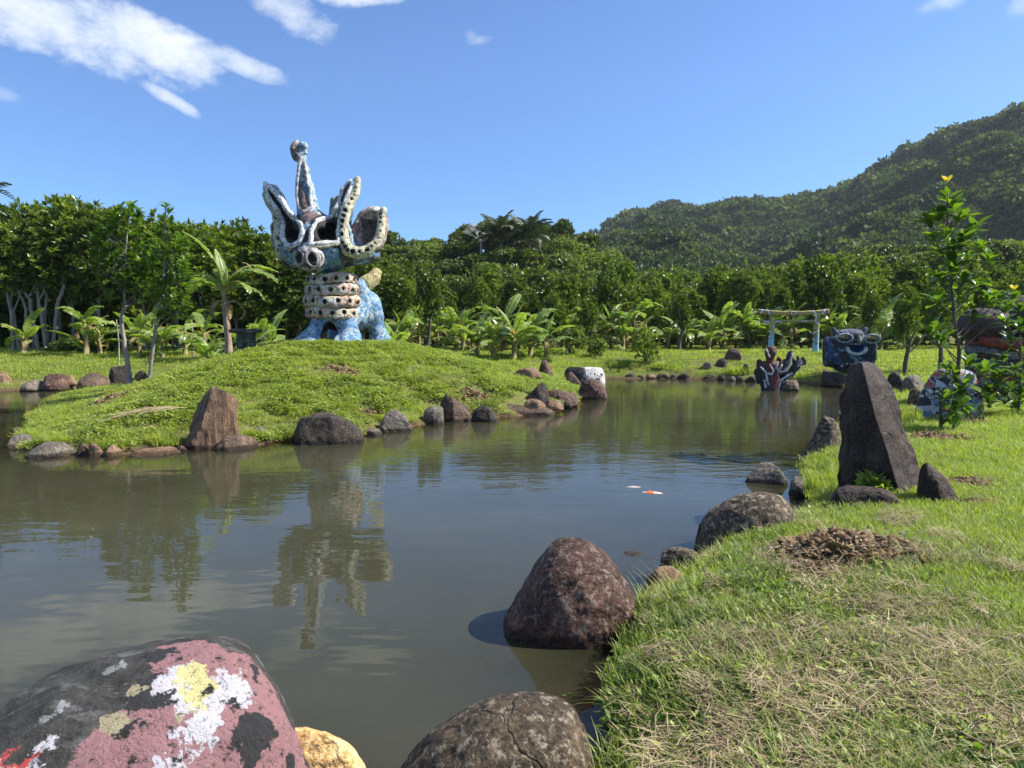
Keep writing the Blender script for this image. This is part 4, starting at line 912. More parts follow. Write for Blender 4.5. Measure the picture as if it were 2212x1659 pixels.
for pts, rr, c in (([(1565, 1130), (1550, 1060), (1555, 1000), (1560, 985)], [.17, .15, .21, .19], (.13, .045, .035)), ([(1500, 1200), (1470, 1130), (1455, 1080)], [.17, .15, .09], (.05, .035, .03)), ([(1520, 1190), (1510, 1120), (1500, 1100)], [.14, .12, .1], (.10, .035, .03)),
                   ([(1620, 1180), (1640, 1110), (1630, 1060)], [.17, .14, .10], (.12, .04, .035)), ([(1660, 1170), (1710, 1080), (1735, 1000)], [.16, .13, .07], (.05, .04, .05)), ([(1680, 1260), (1760, 1160), (1820, 1090)], [.16, .15, .13], (.03, .04, .05)),
                   ([(1460, 1260), (1440, 1200), (1430, 1160)], [.10, .09, .07], (.03, .035, .04))):
    P = [k3(x, y, 0) for x, y in pts]; tube_part('finger', P, rr, c, cl, h=.035, lump=.05)
for pts in ([(1800, 1100), (1765, 1080), (1760, 1045)], [(1815, 1080), (1800, 1045), (1805, 1030)], [(1835, 1080), (1850, 1050), (1870, 1080)], [(1835, 1100), (1865, 1095), (1870, 1110)]):
    tube_part('claw', [k3(x, y, 0) for x, y in pts], [.075, .06, .035], (.03, .035, .04), cl, h=.03)
WHc = (.55, .55, .60)
for pts in ([(1500, 1180), (1515, 1270), (1560, 1335), (1600, 1320), (1640, 1240), (1690, 1205), (1725, 1185)], [(1450, 1130), (1500, 1180), (1545, 1195), (1560, 1160), (1530, 1110)], [(1600, 1085), (1590, 1130), (1620, 1175), (1670, 1160), (1710, 1100), (1725, 1010)], [(1785, 1120), (1810, 1095)], [(1500, 970), (1508, 1000)], [(1515, 1010), (1525, 1035)], [(1640, 1110), (1625, 1140)], [(1490, 1250), (1498, 1310)], [(1660, 1265), (1690, 1250)]):
    tube_part('outline', [k3(x, y, -.20 if len(pts) > 2 else -.17) + np.array([0, -.05 * math.sin(3 * k / len(pts)), 0]) for k, (x, y) in enumerate(pts)], .038, WHc, cl, h=.025, lump=.012)
rock('mottled grey pink rock at the right foot of the claw sculpture', 1686, 1730, 820, 845, 'river', 0, 'box', 120, 4)

# ------------------------------------------------------------------ blue monster head on the far bank
hd = at(1607 + 500 * .469, 345.6 + 965 * .469, 28.3); HZ = hd.z
mh = empty('monster_face_sculpture', (hd.x, 28.6, HZ)); tag(mh, 'dark blue square monster head with a wide open toothed mouth beside the torii gate', 'sculpture')
K2 = 28.3 / 1775 / 1.843
def h3(x, y, d): return np.array([(x - 500) * K2, d, (965 - y) * K2])
# picture coordinates below come from a closer look: 5.98 units per photo pixel, origin (1880, 780)
def g3(x, y, d): return h3((1880 + x / 5.98 - 1860) * 1.843, (780 + y / 5.98 - 400) * 1.843, d)
def f_mh(p):
    q = p - g3(1490, 600, 0); d = np.max(np.abs(q) - np.array([.78, .45, .52]), axis=1)
    b = np.maximum(np.abs(q) - np.array([.68, .35, .42]), 0); d = np.linalg.norm(b, axis=1) - .2
    d = su(d, ell(p, g3(1490, 330, 0), (.52, .5, .22)), .12)
    d = su(d, cap(p, g3(1250, 720, -.25), g3(1640, 720, -.25), .16, .16), .08)
    d = sub(d, ell(p, g3(1505, 540, -.62), (.27, .42, .17)), .03)
    return d
def col_mh(V):
    n = fbm(V * 5, 4, 3); c = np.where((n > .0)[:, None], np.array((.03, .065, .14)), np.array((.015, .02, .03))); c = np.where((n > .25)[:, None], np.array((.20, .28, .34)), c)
    x = (V[:, 0] / K2 / 1.843 + (500 / 1.843) - 20) * 5.98; y = ((965 / 1.843 - V[:, 2] / K2 / 1.843) - 380) * 5.98
    r = np.hypot((x - 1505) / 110, (y - 540) / 70); c = np.where(((r < 1) & (V[:, 1] < .2))[:, None], np.array((.015, .05, .22)), c)
    rr = np.hypot((x - 1480) / 230, (y - 420) / 150)
    c = np.where(((y < 380) & (np.sin(rr * 26) > .3))[:, None], np.array((.12, .11, .18)), c)
    return c
figure_part('face', f_mh, g3(1000, 900, -.95), g3(2000, 150, .75), .04, col_mh, mh)
for x, y in ((1330, 390), (1740, 400)):
    pts = [g3(x + math.cos(a) * 115, y - math.sin(a) * 62 + (x - 1530) * math.cos(a) * .0, -.55 - .03 * math.sin(a)) for a in np.linspace(0, 2 * math.pi, 12)]
    tube_part('eye_rim', pts, .042, (.34, .40, .42), mh, h=.028, lump=.03)
    figure_part('eye', lambda p, x=x, y=y: ell(p, g3(x, y, -.5), (.20, .12, .10)), g3(x - 130, y + 80, -.7), g3(x + 130, y - 80, -.3), .025, lambda V, x=x, y=y: np.where((V[:, 2] < g3(x, y + 8, 0)[2])[:, None], np.array((.05, .03, .02)), np.array((.32, .24, .12))), mh, lump=0)
for x, y in ((1215, 370), (1250, 345), (1380, 320), (1850, 370), (1840, 420), (1810, 340)):
    tube_part('spike', [g3(x, y + 20, -.5), g3(x + (8 if x > 1500 else -8), y - 35, -.5)], [.05, .02], (.5, .55, .56), mh, h=.02, lump=0)
tube_part('nose', [g3(1540, 440, -.62), g3(1535, 350, -.55)], [.08, .04], (.22, .28, .18), mh, h=.03)
for s in (-1, 1): tube_part('ear', [g3(1490 + s * 200, 320, 0), g3(1490 + s * 240, 255, 0)], [.12, .08], (.06, .09, .13), mh)
# teeth round the mouth
for k in range(10):
    a = math.pi * (1.0 + k / 9.0) + 0; x, y = 1505 + 130 * math.cos(a), 545 - 72 * math.sin(a) * 1.0
    a2 = math.pi + math.pi * (k + .0) / 9
    x, y = 1508 + 135 * math.cos(a2) , 545 - 80 * math.sin(a2)
    figure_part('tooth', lambda p, x=x, y=y: ell(p, g3(x, y, -.58), (.078, .05, .07)), g3(x - 40, y + 40, -.66), g3(x + 40, y - 40, -.5), .018, (.55, .62, .62), mh, lump=0)
for x in (1430, 1490, 1545): figure_part('tooth', lambda p, x=x: ell(p, g3(x, 478, -.58), (.055, .05, .028)), g3(x - 30, 498, -.66), g3(x + 30, 460, -.5), .016, (.55, .6, .62), mh, lump=0)
tube_part('lip', [g3(1508 + 165 * math.cos(a), 535 - 110 * math.sin(a), -.52) for a in np.linspace(0, 2 * math.pi, 16)], .045, (.03, .08, .11), mh, h=.028)
for x, y in ((1305, 800), (1372, 770), (1438, 778), (1540, 780), (1600, 795)):
    figure_part('claw', lambda p, x=x, y=y: ell(p, g3(x, y, -.48), (.065, .09, .055)), g3(x - 40, y + 40, -.62), g3(x + 40, y - 40, -.35), .018, (.5, .48, .47), mh, lump=0)
tube_part('foot', [g3(1300, 820, -.2), g3(1400, 860, -.2), g3(1520, 840, -.2)], [.16, .16, .14], (.04, .06, .08), mh)
for x, c in ((1180, (.04, .10, .28)), (1800, (.16, .22, .22))): tube_part('side_panel', [g3(x, 500, -.3), g3(x + 10, 700, -.3)], [.14, .12], c, mh)

# ------------------------------------------------------------------ torii gate
tY = 35.5
def t3(x, y, d=0): return (1296 + x * .2395, 518 + y * .2395, d)
def tw(x, y): a, b, _ = t3(x, y); q = at(a, b, tY); return q
tb = tw(1740, 1085); tor = empty('torii_gate', (tb.x, tY, tb.z - .02)); tag(tor, 'painted wooden torii gate in yellow and sky blue standing on the far lawn', 'gate')
def tl(x, y): q = tw(x, y); return np.array([q.x - tb.x, 0, q.z - tb.z + .02])
def ringp(V, c, cx, cz, rs):
    r = np.hypot(V[:, 0] - cx, V[:, 2] - cz)
    for a, b, col in rs: c = np.where(((r >= a) & (r < b))[:, None], np.array(col), c)
    return c
YW, SKYB, WW, DKK, OCH = (.42, .36, .10), (.25, .48, .60), (.58, .58, .62), (.03, .03, .04), (.40, .27, .10)
M_TOR = paint_mat('torii_paint', .2, 20, .3)
RS = [(.14, .17, DKK), (.17, .25, WW), (.25, .28, DKK)]
for top, bot, w, rings in ((tl(1555, 690), tl(1535, 1085), .135, [(tl(1600, 770), RS), (tl(1500, 850), RS), (tl(1590, 960), RS)]), (tl(1955, 690), tl(1940, 1085), .145, [(tl(1965, 870), [(.10, .13, DKK), (.2, .24, DKK), (.24, .32, WW), (.32, .36, DKK)]), (tl(1975, 725), RS)])):
    def f(p, top=top, bot=bot, w=w):
        t = (p[:, 2] - bot[2]) / (top[2] - bot[2]); cx = bot[0] + (top[0] - bot[0]) * t
        r = np.hypot(p[:, 0] - cx, p[:, 1]) - (w * (1.12 - .2 * t)); return np.maximum(r, np.maximum(bot[2] - p[:, 2], p[:, 2] - top[2]))
    def cf(V, top=top, bot=bot, rings=rings):
        t = (V[:, 2] - bot[2]) / (top[2] - bot[2]); c = np.where((t + .05 * np.sin(V[:, 0] * 20) > .58)[:, None], np.array(YW), np.array(SKYB))
        for ctr, rs in rings: c = ringp(V, c, ctr[0], ctr[2], rs)
        return c
    figure_part('post', f, (min(top[0], bot[0]) - .3, -.3, bot[2] - .1), (max(top[0], bot[0]) + .3, .3, top[2] + .1), .035, cf, tor, M_TOR, lump=.01)
def beam(name, x0, x1, yc, hh, dd, curve, rings, base):
    a, b = tl(x0, yc), tl(x1, yc); zc = a[2]; L = b[0] - a[0]; mid = (a[0] + b[0]) / 2
    def f(p):
        u = (p[:, 0] - mid) / (L / 2); z = p[:, 2] - zc - curve * np.abs(u) ** 2.5
        q = np.stack([np.maximum(np.abs(p[:, 0] - mid) - L / 2 + .03, 0), np.maximum(np.abs(p[:, 1]) - dd + .03, 0), np.maximum(np.abs(z) - hh * (1 + .15 * np.abs(u) ** 3) + .03, 0)], -1)
        return np.linalg.norm(q, axis=1) - .03
    def cf(V):
        c = np.tile(np.array(base, float), (len(V), 1))
        z = V[:, 2] - zc - curve * np.abs((V[:, 0] - mid) / (L / 2)) ** 2.5
        c = np.where((z > hh * .45)[:, None], np.array(YW), c)
        for ctr, rs in rings: c = ringp(V, c, ctr[0], ctr[2], rs)
        return c
    figure_part(name, f, (a[0] - .15, -dd - .12, zc - hh - .15), (b[0] + .15, dd + .12, zc + hh + curve + .2), .035, cf, tor, M_TOR, lump=.012)
RB = [(.0, .05, OCH), (.05, .08, DKK), (.08, .14, WW), (.14, .17, DKK)]
RBb = [(.12, .15, DKK), (.15, .25, WW), (.25, .28, DKK)]
beam('top_beam', 1420, 2060, 662, .105, .17, .10, [(tl(1735, 660), RB), (tl(1480, 660), RBb), (tl(1965, 620), [(.2, .24, DKK), (.24, .36, WW), (.36, .4, DKK)])], OCH)
beam('tie_beam', 1455, 2010, 735, .065, .08, .0, [(tl(1840, 715), [(.05, .08, DKK), (.08, .16, WW), (.16, .2, DKK)]), (tl(1500, 790), [(.22, .25, DKK), (.25, .34, WW), (.34, .37, DKK)]), (tl(1600, 790), [(.22, .25, DKK), (.25, .34, WW), (.34, .37, DKK)])], (.30, .24, .13))

# ------------------------------------------------------------------ striped figure half hidden at the right edge
sp = on_ground(2160, 840); ss = empty('striped_sculpture', (at(2165, 820, 17).x, 17.5, Hs(at(2165, 820, 17).x, 17.5) - .05)); tag(ss, 'dark brown rounded sculpture with red and grey stripes behind the leaves at the right edge', 'sculpture')
def q3(x, y, d): q = at(x, y, 17); return np.array([q.x - ss.location.x, d, q.z - ss.location.z])
def col_ss(V):
    s = np.sin(V[:, 2] * 16 + 2 * np.sin(V[:, 0] * 2)); n = fbm(V * 4, 3, 3); c = np.where((s > .5)[:, None], np.array((.16, .15, .17)), np.array((.045, .032, .03))); return np.where(((s < -.6) & (n > 0))[:, None], np.array((.25, .05, .035)), c)
figure_part('head', lambda p: su(ell(p, q3(2165, 700, .2), (.55, .6, .42)), ell(p, q3(2260, 680, .2), (.7, .6, .5)), .2), q3(2080, 790, -.6), q3(2340, 600, 1.0), .05, lambda V: np.tile(np.array((.07, .05, .045)), (len(V), 1)), ss, lump=.06)
figure_part('body', lambda p: np.linalg.norm(np.maximum(np.abs(p - q3(2230, 790, .3)) - np.array([.75, .35, .6]), 0), axis=1) - .12, q3(2120, 880, -.5), q3(2340, 700, 1.1), .05, col_ss, ss, lump=.04)
figure_part('arm', lambda p: chain(p, [q3(2150, 735, -.1), q3(2200, 745, -.2), q3(2260, 735, -.2)], [.14, .12, .14]), q3(2110, 780, -.5), q3(2300, 700, .2), .04, (.24, .05, .035), ss)

# ------------------------------------------------------------------ stone bench left of the statue
b0 = at(532, 745, 20.8); bz = Hs(b0.x, 20.8); bn = empty('stone_bench', (b0.x, 20.8, bz - .03)); tag(bn, 'small mossy stone bench left of the horned statue on the mound', 'bench')
bw_ = 62 / FP * 20.8 / 2; bh = at(0, 711, 20.8).z - bz + .03
def bx(c, s, r=.03): return lambda p: np.linalg.norm(np.maximum(np.abs(p - np.array(c)) - np.array(s) + r, 0), axis=1) - r
cb = lambda V: np.where((fbm(V * 8, 3, 3) > .05)[:, None], np.array((.10, .13, .09)), np.array((.06, .06, .05)))
figure_part('seat', bx((0, 0, bh - .05), (bw_, .24, .055)), (-bw_ - .1, -.35, bh - .2), (bw_ + .1, .35, bh + .1), .025, cb, bn, lump=.02)
for s in (-1, 1): figure_part('leg', bx((s * bw_ * .28, 0, bh * .42), (.12, .17, bh * .5)), (s * bw_ * .28 - .2, -.25, -.1), (s * bw_ * .28 + .2, .25, bh * .95), .03, cb, bn, lump=.02)

# ------------------------------------------------------------------ koi
M_KOI = paint_mat('koi_scales', .0, 60, .05, .25)
def koi(px, py, L, rz, cols, label):
    p = gnd(px, py, 0); ko = empty('koi', (p.x, p.y, -.068 * L), rz); tag(ko, label, 'fish', 'koi swimming near the right bank')
    V, F = ICO[4]; V = V.copy(); u = V[:, 0]; w = .19 * (1 - .45 * np.clip(-u, 0, 1) ** .8)
    W = np.stack([u * L * .42, V[:, 1] * L * w * .62 + .04 * L * np.sin(u * 2.5), V[:, 2] * L * w * .55], -1)
    c = np.where((fbm(W / L * 5, 2, 5) > .0)[:, None], np.array(cols[0]), np.array(cols[1]))
    obj('body', mesh_np('koi_body', W, F, M_KOI, col=c), ko)
    def fin(nm, P, th=.006):
        P = np.array(P) * L; n = len(P); top = P + np.array([0, th, 0]); V = np.vstack([P, top]); Fq = [(k, (k + 1) % n, n + (k + 1) % n, n + k) for k in range(n)]
        me = mesh_np(nm, V, [np.array(Fq), np.array([list(range(n))[::-1], list(range(n, 2 * n))])], M_KOI, False, col=np.tile(cols[1], (2 * n, 1))); obj(nm, me, ko)
    fin('tail_fin', [(-.38, .03, 0), (-.56, .05, .08), (-.52, .04, 0), (-.56, .05, -.08)])
    fin('dorsal_fin', [(.1, .02, .07), (-.02, .02, .115), (-.18, .02, .05)])
    for s in (-1, 1):
        me = mesh_np('side_fin', np.array([(.18, s * .08, -.02), (.10, s * .2, -.04), (.05, s * .16, -.04), (.18, s * .08, -.035)]) * L, np.array([(0, 1, 2), (3, 2, 1), (0, 2, 3), (0, 3, 1)]), M_KOI, False, col=np.tile(cols[1], (4, 1))); obj('side_fin', me, ko)
koi(1404, 1064, .50, R(-28), ((.75, .16, .04), (.62, .50, .45)), 'orange koi breaking the surface off the right bank')
koi(1365, 1052, .36, R(-15), ((.5, .42, .38), (.45, .4, .36)), 'pale koi swimming behind the orange one')
# ------------------------------------------------------------------ scattering with geometry nodes
def proto_collection(name, meshes):
    c = bpy.data.collections.new(name)
    for k, me in enumerate(meshes):
        c.objects.link(bpy.data.objects.new(name + '_piece', me))
    return c
def scatter(name, P, coll, ncoll, scl, rot=None, label=None, idx=None):
    P = np.asarray(P, np.float32); n = len(P)
    me = bpy.data.meshes.new(name); me.vertices.add(n); me.vertices.foreach_set('co', P.ravel())
    a = me.attributes.new('scl', 'FLOAT', 'POINT'); a.data.foreach_set('value', np.asarray(scl, np.float32))
    if rot is None: rot = np.stack([rng.uniform(-.12, .12, n), rng.uniform(-.12, .12, n), rng.uniform(0, 6.28, n)], -1)
    a = me.attributes.new('rot', 'FLOAT_VECTOR', 'POINT'); a.data.foreach_set('vector', np.asarray(rot, np.float32).ravel())
    if idx is None: idx = rng.integers(0, ncoll, n)
    a = me.attributes.new('idx', 'INT', 'POINT'); a.data.foreach_set('value', np.asarray(idx, np.int32))
    ng = bpy.data.node_groups.new(name, 'GeometryNodeTree')
    ng.interface.new_socket(name='Geometry', in_out='INPUT', socket_type='NodeSocketGeometry')
    ng.interface.new_socket(name='Geometry', in_out='OUTPUT', socket_type='NodeSocketGeometry')
    N, L = ng.nodes, ng.links
    gi, go = N.new('NodeGroupInput'), N.new('NodeGroupOutput')
    ip = N.new('GeometryNodeInstanceOnPoints'); ci = N.new('GeometryNodeCollectionInfo')
    ci.inputs['Collection'].default_value = coll; ci.inputs['Separate Children'].default_value = True; ci.inputs['Reset Children'].default_value = True
    def na(nm, t):
        q = N.new('GeometryNodeInputNamedAttribute'); q.data_type = t; q.inputs[0].default_value = nm
        return [o for o in q.outputs if o.enabled and o.name == 'Attribute'][0]
    er = N.new('FunctionNodeEulerToRotation'); L.new(na('rot', 'FLOAT_VECTOR'), er.inputs[0])
    L.new(gi.outputs[0], ip.inputs['Points']); L.new(ci.outputs[0], ip.inputs['Instance']); ip.inputs['Pick Instance'].default_value = True
    L.new(na('idx', 'INT'), ip.inputs['Instance Index']); L.new(er.outputs[0], ip.inputs['Rotation']); L.new(na('scl', 'FLOAT'), ip.inputs['Scale'])
    L.new(ip.outputs[0], go.inputs[0])
    o = obj(name, me); md = o.modifiers.new('scatter', 'NODES'); md.node_group = ng
    tag(o, label, kind='stuff'); return o

def blades(nb, rad, hmin, hmax, w, lean=0.5, seed=1, mat=None, flat=0.0, tone=(0.1, 0.9), segs=3):
    g = np.random.default_rng(seed); V, F, T = [], [], []
    a = g.uniform(0, 6.28, nb); r = rad * np.sqrt(g.uniform(0, 1, nb)); x, y = r * np.cos(a), r * np.sin(a)
    h = g.uniform(hmin, hmax, nb); th = g.uniform(0, 6.28, nb); ln = g.uniform(0.15, 1, nb) * lean * h
    tn = g.uniform(tone[0], tone[1], nb)
    n = 0
    t = np.linspace(0, 1, segs + 1)
    for k in range(nb):
        dx, dy = math.cos(th[k]), math.sin(th[k]); px, py = -dy, dx
        pts = []
        for s in t:
            off = ln[k] * s ** 1.8; z = h[k] * (s - 0.25 * lean * s * s) * (1 - flat) + 0.01
            ww = w * (1 - 0.85 * s ** 1.5) * 0.5
            cx, cy_ = x[k] + dx * off, y[k] + dy * off
            pts.append((cx - px * ww, cy_ - py * ww, z)); pts.append((cx + px * ww, cy_ + py * ww, z))
        V += pts
        for s in range(segs): F.append((n + 2 * s, n + 2 * s + 1, n + 2 * s + 3, n + 2 * s + 2))
        T += [tn[k]] * len(pts); n += len(pts)
    return mesh_np('grass_tuft', np.array(V), np.array(F), mat, False, tone=T)
def leaflets(nl, rad, hmax, ll, lw, seed=1, mat=None, tone=(0.1, 0.9), up=0.5):
    """small oval leaves at random heights"""
    g = np.random.default_rng(seed); V, F, T = [], [], []
    for k in range(nl):
        a = g.uniform(0, 6.28); r = rad * math.sqrt(g.uniform()); c = np.array([r * math.cos(a), r * math.sin(a), hmax * g.uniform(0.25, 1) * (1 - 0.3 * (r / rad) ** 2)])
        b = g.uniform(0, 6.28); tl = g.uniform(-0.3, up); d = np.array([math.cos(b) * math.cos(tl), math.sin(b) * math.cos(tl), math.sin(tl)])
        p = np.array([-math.sin(b), math.cos(b), g.uniform(-.4, .4)]); l = ll * g.uniform(.6, 1.3); w = lw * g.uniform(.7, 1.2) * 0.5
        n = len(V); V += [c, c + d * l * .5 + p * w, c + d * l, c + d * l * .5 - p * w]; F.append((n, n + 1, n + 2, n + 3)); T += [g.uniform(*tone)] * 4
    return mesh_np('leaf_patch', np.array(V), np.array(F), mat, False, tone=T)
def straw(nb, rad, ll, seed, mat, z=0.05, w=0.004):
    g = np.random.default_rng(seed); mb = MB()
    for k in range(nb):
        a = g.uniform(0, 6.28); r = rad * math.sqrt(g.uniform()); b = g.uniform(0, 6.28); l = ll * g.uniform(.4, 1)
        c = np.array([r * math.cos(a), r * math.sin(a), g.uniform(.0, z)]); d = np.array([math.cos(b), math.sin(b), g.uniform(-.15, .3)])
        q = np.array([-d[1], d[0], 0]); bend = q * g.uniform(-.3, .3) * l; s = np.array([0, 0, 1.0]) * g.uniform(0, .1) * l
        p0, p1, p2 = c - d * l / 2, c + bend * .5 + s, c + d * l / 2 + bend * -.3
        V = [p0 - q * w * .5, p0 + q * w * .5, p1 - q * w * .5, p1 + q * w * .5, p2 - q * w * .2, p2 + q * w * .2]
        mb.add(V, np.array([(0, 1, 3, 2), (2, 3, 5, 4)]), g.uniform(0, 1))
    return mb.mesh('straw', mat, False)

def sight(x, y, margin=0.06):
    u, v = proj(np.stack([x, y, H(x, y)], -1))
    return (u > -2212 * margin) & (u < 2212 * (1 + margin)) & (v < 1659 * 1.12) & (y > 0.8)
def land_points(n, x0, x1, y0, y1, dmin=0.06, dmax=1e9, dens=None, seed=0, cone=True):
    g = np.random.default_rng(seed)
    if cone:      # denser near the viewpoint
        u = g.uniform(0, 1, n); y = y0 * (y1 / y0) ** u; x = x0 + (x1 - x0) * g.uniform(0, 1, n)
        x = x * y / y1
    else:
        x = g.uniform(x0, x1, n); y = g.uniform(y0, y1, n)
    d = shore_dist(x, y); k = (d > dmin) & (d < dmax) & sight(x, y)
    for rx_, ry_, ra in ROCKS: k &= (x - rx_) ** 2 + (y - ry_) ** 2 > ra * ra
    x, y, d = x[k], y[k], d[k]
    if dens is not None:
        k = g.uniform(0, 1, len(x)) < dens(x, y, d); x, y, d = x[k], y[k], d[k]
    return x, y, H(x, y)
BARE = [(gnd(1815, 1195, .4), .62), (gnd(2090, 1040, .4), .30), (gnd(1960, 1290, .4), .0), (gnd(2150, 1190, .4), .16), (gnd(2120, 1085, .4), .18), (on_ground(245, 870), .75), (on_ground(2030, 950), .6), (on_ground(2100, 915), .55), (on_ground(300, 834), .7), (on_ground(732, 802), .5), (on_ground(1020, 852), .45), (on_ground(795, 898), .3)]
def bare(x, y):
    m = np.zeros(len(x))
    for p, r in BARE: m = np.maximum(m, np.exp(-(((x - p[0]) ** 2 + (y - p[1]) ** 2) / max(r, .01) ** 2) ** 2))
    return m
def is_mound(x, y):
    return (np.hypot(x - SX, (y - SY) * .9) < 11.2) & (x < 2.2) & (y < SY + 4.5) & (y > 10)

# foreground: lawn grass, short and dense
lawn = proto_collection('lawn_tuft', [blades(70, .15, .035, .085, .0055, .9, s, M_GRASS, tone=(.15, .85)) for s in range(5)])
def nearlawn(x, y, d):
    rough = sstep(2.0, 1.2, d) * sstep(5.6, 4.4, y)
    return np.clip(1 - bare(x, y) * 1.2, 0, 1) * (1 - .85 * rough) * (1 - is_mound(x, y))
x, y, z = land_points(34000, -1.2, 24, 1.6, 26, .10, dens=nearlawn, seed=3)
scatter('lawn_grass', np.stack([x, y, z - .005], -1), lawn, 5, rng.uniform(.7, 1.25, len(x)) * np.clip(y / 9, 1, 1.9), label='short bright green lawn grass on the right bank')
# rough, taller grass along the near bank
rough_p = proto_collection('rough_tuft', [blades(26, .10, .06, .17, .0075, 1.1, s + 20, (M_GRASS, M_GRASS, M_WEED, M_WEED, M_DRY)[s], tone=(.2, 1.0)) for s in range(5)])
def d_rough(x, y, d): return np.clip(np.maximum(sstep(1.0, .3, d), sstep(2.4, 1.3, d) * sstep(6, 4.6, y)), .04, 1) * np.clip(1 - bare(x, y), 0, 1) * (1 - is_mound(x, y) * 1.0) * (0.35 + 0.65 * (y < 7))
x, y, z = land_points(24000, -2, 12, 1.7, 14, .04, 2.6, dens=lambda x, y, d: d_rough(x, y, d) * np.clip(.75 + 2.2 * fbm(np.stack([x, y], -1) * 2.6, 3, 55), .08, 1), seed=5)
scatter('bank_grass', np.stack([x, y, z - .005], -1), rough_p, 5, rng.uniform(.5, 1.15, len(x)), label='rough longer grass along the near bank')
weeds = proto_collection('weed', [leaflets(22, .07, .10, .034, .013, s + 60, M_COVER, up=.9) for s in range(2)] + [leaflets(26, .10, .07, .042, .020, s + 65, M_WEED, up=.8) for s in range(2)])
x, y, z = land_points(6500, -2, 12, 1.7, 12, .03, 1.6, dens=d_rough, seed=6)
scatter('bank_weeds', np.stack([x, y, z], -1), weeds, 4, rng.uniform(.6, 1.5, len(x)), label='small broad leaved weeds among the bank grass')
longp = proto_collection('long_tuft', [blades(16, .09, .14, .34, .008, 1.2, s + 130, M_GRASS, tone=(.3, 1.0), segs=5) for s in range(4)])
x, y, z = land_points(3200, -2, 12, 1.7, 9, .02, 1.6, dens=lambda x, y, d: np.clip(sstep(.5, .05, d) * .8 + .28 * (y < 5) * sstep(2.2, 1.2, d), 0, 1) * np.clip(.8 + 2.5 * fbm(np.stack([x, y], -1) * 2.1, 3, 58), .05, 1), seed=16)
scatter('long_grass', np.stack([x, y, z - .01], -1), longp, 4, rng.uniform(.45, .95, len(x)), label='long arching grass hanging over the near bank')
# dry cut grass lying about
dry = proto_collection('straw_patch', [straw(60, .16, .22, s, M_DRY) for s in range(4)])
DRYC = [(gnd(1730, 1500, .4), .42), (gnd(1860, 1400, .4), .30), (gnd(1950, 1620, .4), .40), (gnd(1620, 1590, .4), .30), (gnd(2040, 1480, .4), .2), (gnd(1560, 1380, .4), .22), (gnd(1930, 1330, .4), .12), (gnd(2090, 1560, .4), .16), (gnd(1560, 1690, .4), .3)]
P = []
for c, r in DRYC:
    n = int(75 * r); a = rng.uniform(0, 6.28, n); q = r * rng.uniform(0, 1, n) ** .7
    P.append(np.stack([c.x + q * np.cos(a) * 1.5, c.y + q * np.sin(a) * 0.8], -1))
P = np.vstack(P); g = rng.uniform(0, 1, (80, 2)); P = np.vstack([P, np.stack([.6 + g[:, 0] * 3.0, 2.2 + g[:, 1] * 4], -1)])
k = shore_dist(P[:, 0], P[:, 1]) > .08; P = P[k]
scatter('dry_grass', np.stack([P[:, 0], P[:, 1], H(P[:, 0], P[:, 1]) + .055], -1), dry, 4, rng.uniform(.6, 1.2, len(P)), label='dry mown grass and hay lying on the near bank')
# clods and mulch
def clod_mesh(s):
    g = np.random.default_rng(s); V, F = ico(1); V = V * (1 + .9 * fbm(V * 1.9 + s * 3, 2, s)[:, None]) * np.array([1.1, .7, .35]); return mesh_np('clod', V * .03, F, M_CLOD)
clods = proto_collection('clod', [clod_mesh(s) for s in range(4)] + [leaflets(12, .05, .02, .026, .013, 70 + s, M_DRY, up=.3) for s in range(2)] + [straw(10, .06, .12, 70, M_DRY, .02)])
P, S = [], []
for (c, r), n, hh in zip(BARE, (2300, 260, 0, 120, 120, 700, 380, 320, 420, 260, 240, 120), (.20, .03, 0, .02, .02, .22, .05, .04, .1, .04, .04, .04)):
    if not n: continue
    if c.y > 10: n = n // 2
    a = rng.uniform(0, 6.28, n); q = r * rng.uniform(0, 1, n) ** .6 * .95
    xx, yy = c.x + q * np.cos(a) * 1.15, c.y + q * np.sin(a) * .8
    xx, yy = xx + .06 * rng.normal(size=n), yy + .05 * rng.normal(size=n)
    P.append(np.stack([xx, yy, H(xx, yy) + hh * np.clip(1 - q / r, 0, 1) * rng.uniform(.2, 1, n) + .01], -1)); S.append(rng.uniform(.25, 1.0, n) ** 1.5 * (1.7 if c.y < 10 else 2.8))
scatter('clods', np.vstack(P), clods, 7, np.concatenate(S), rot=rng.uniform(0, 6, (sum(len(p) for p in P), 3)) * np.array([.12, .12, 1]), label='heap of brown earth clods and mulch in the lawn')

# mound: low creeping ground cover
cover = proto_collection('cover_patch', [leaflets(80, .22, .15, .062, .04, s + 80, M_COVER, up=.7) for s in range(5)])
def d_cover(x, y, d): return is_mound(x, y) * np.clip(1 - bare(x, y) * 1.2, 0, 1) * np.clip(.85 + 2.6 * fbm(np.stack([x, y], -1) * 0.8, 4, 77), .10, 1) * np.clip(1.0 + 3 * fbm(np.stack([x, y], -1) * 2.4, 3, 78), .12, 1)
x, y, z = land_points(30000, -16, 2.4, 10.5, 27, .05, dens=d_cover, seed=9, cone=False)
scatter('ground_cover', np.stack([x, y, z - .01], -1), cover, 5, rng.uniform(.55, 1.15, len(x)), label='small leaved creeping ground cover over the mound')
tall = proto_collection('tall_tuft', [blades(34, .16, .16, .42, .011, 1.1, s + 40, M_GRASS, tone=(.3, 1.0)) for s in range(4)])
def d_tall(x, y, d): return np.where(is_mound(x, y), sstep(1.5, .1, d) * sstep(-5.0, -7.5, x) + .25 * sstep(.5, .1, d), 0.22 * sstep(1.3, .2, d) * (y > 9)) + .5 * sstep(1.8, .2, d) * (y > 27) + .01
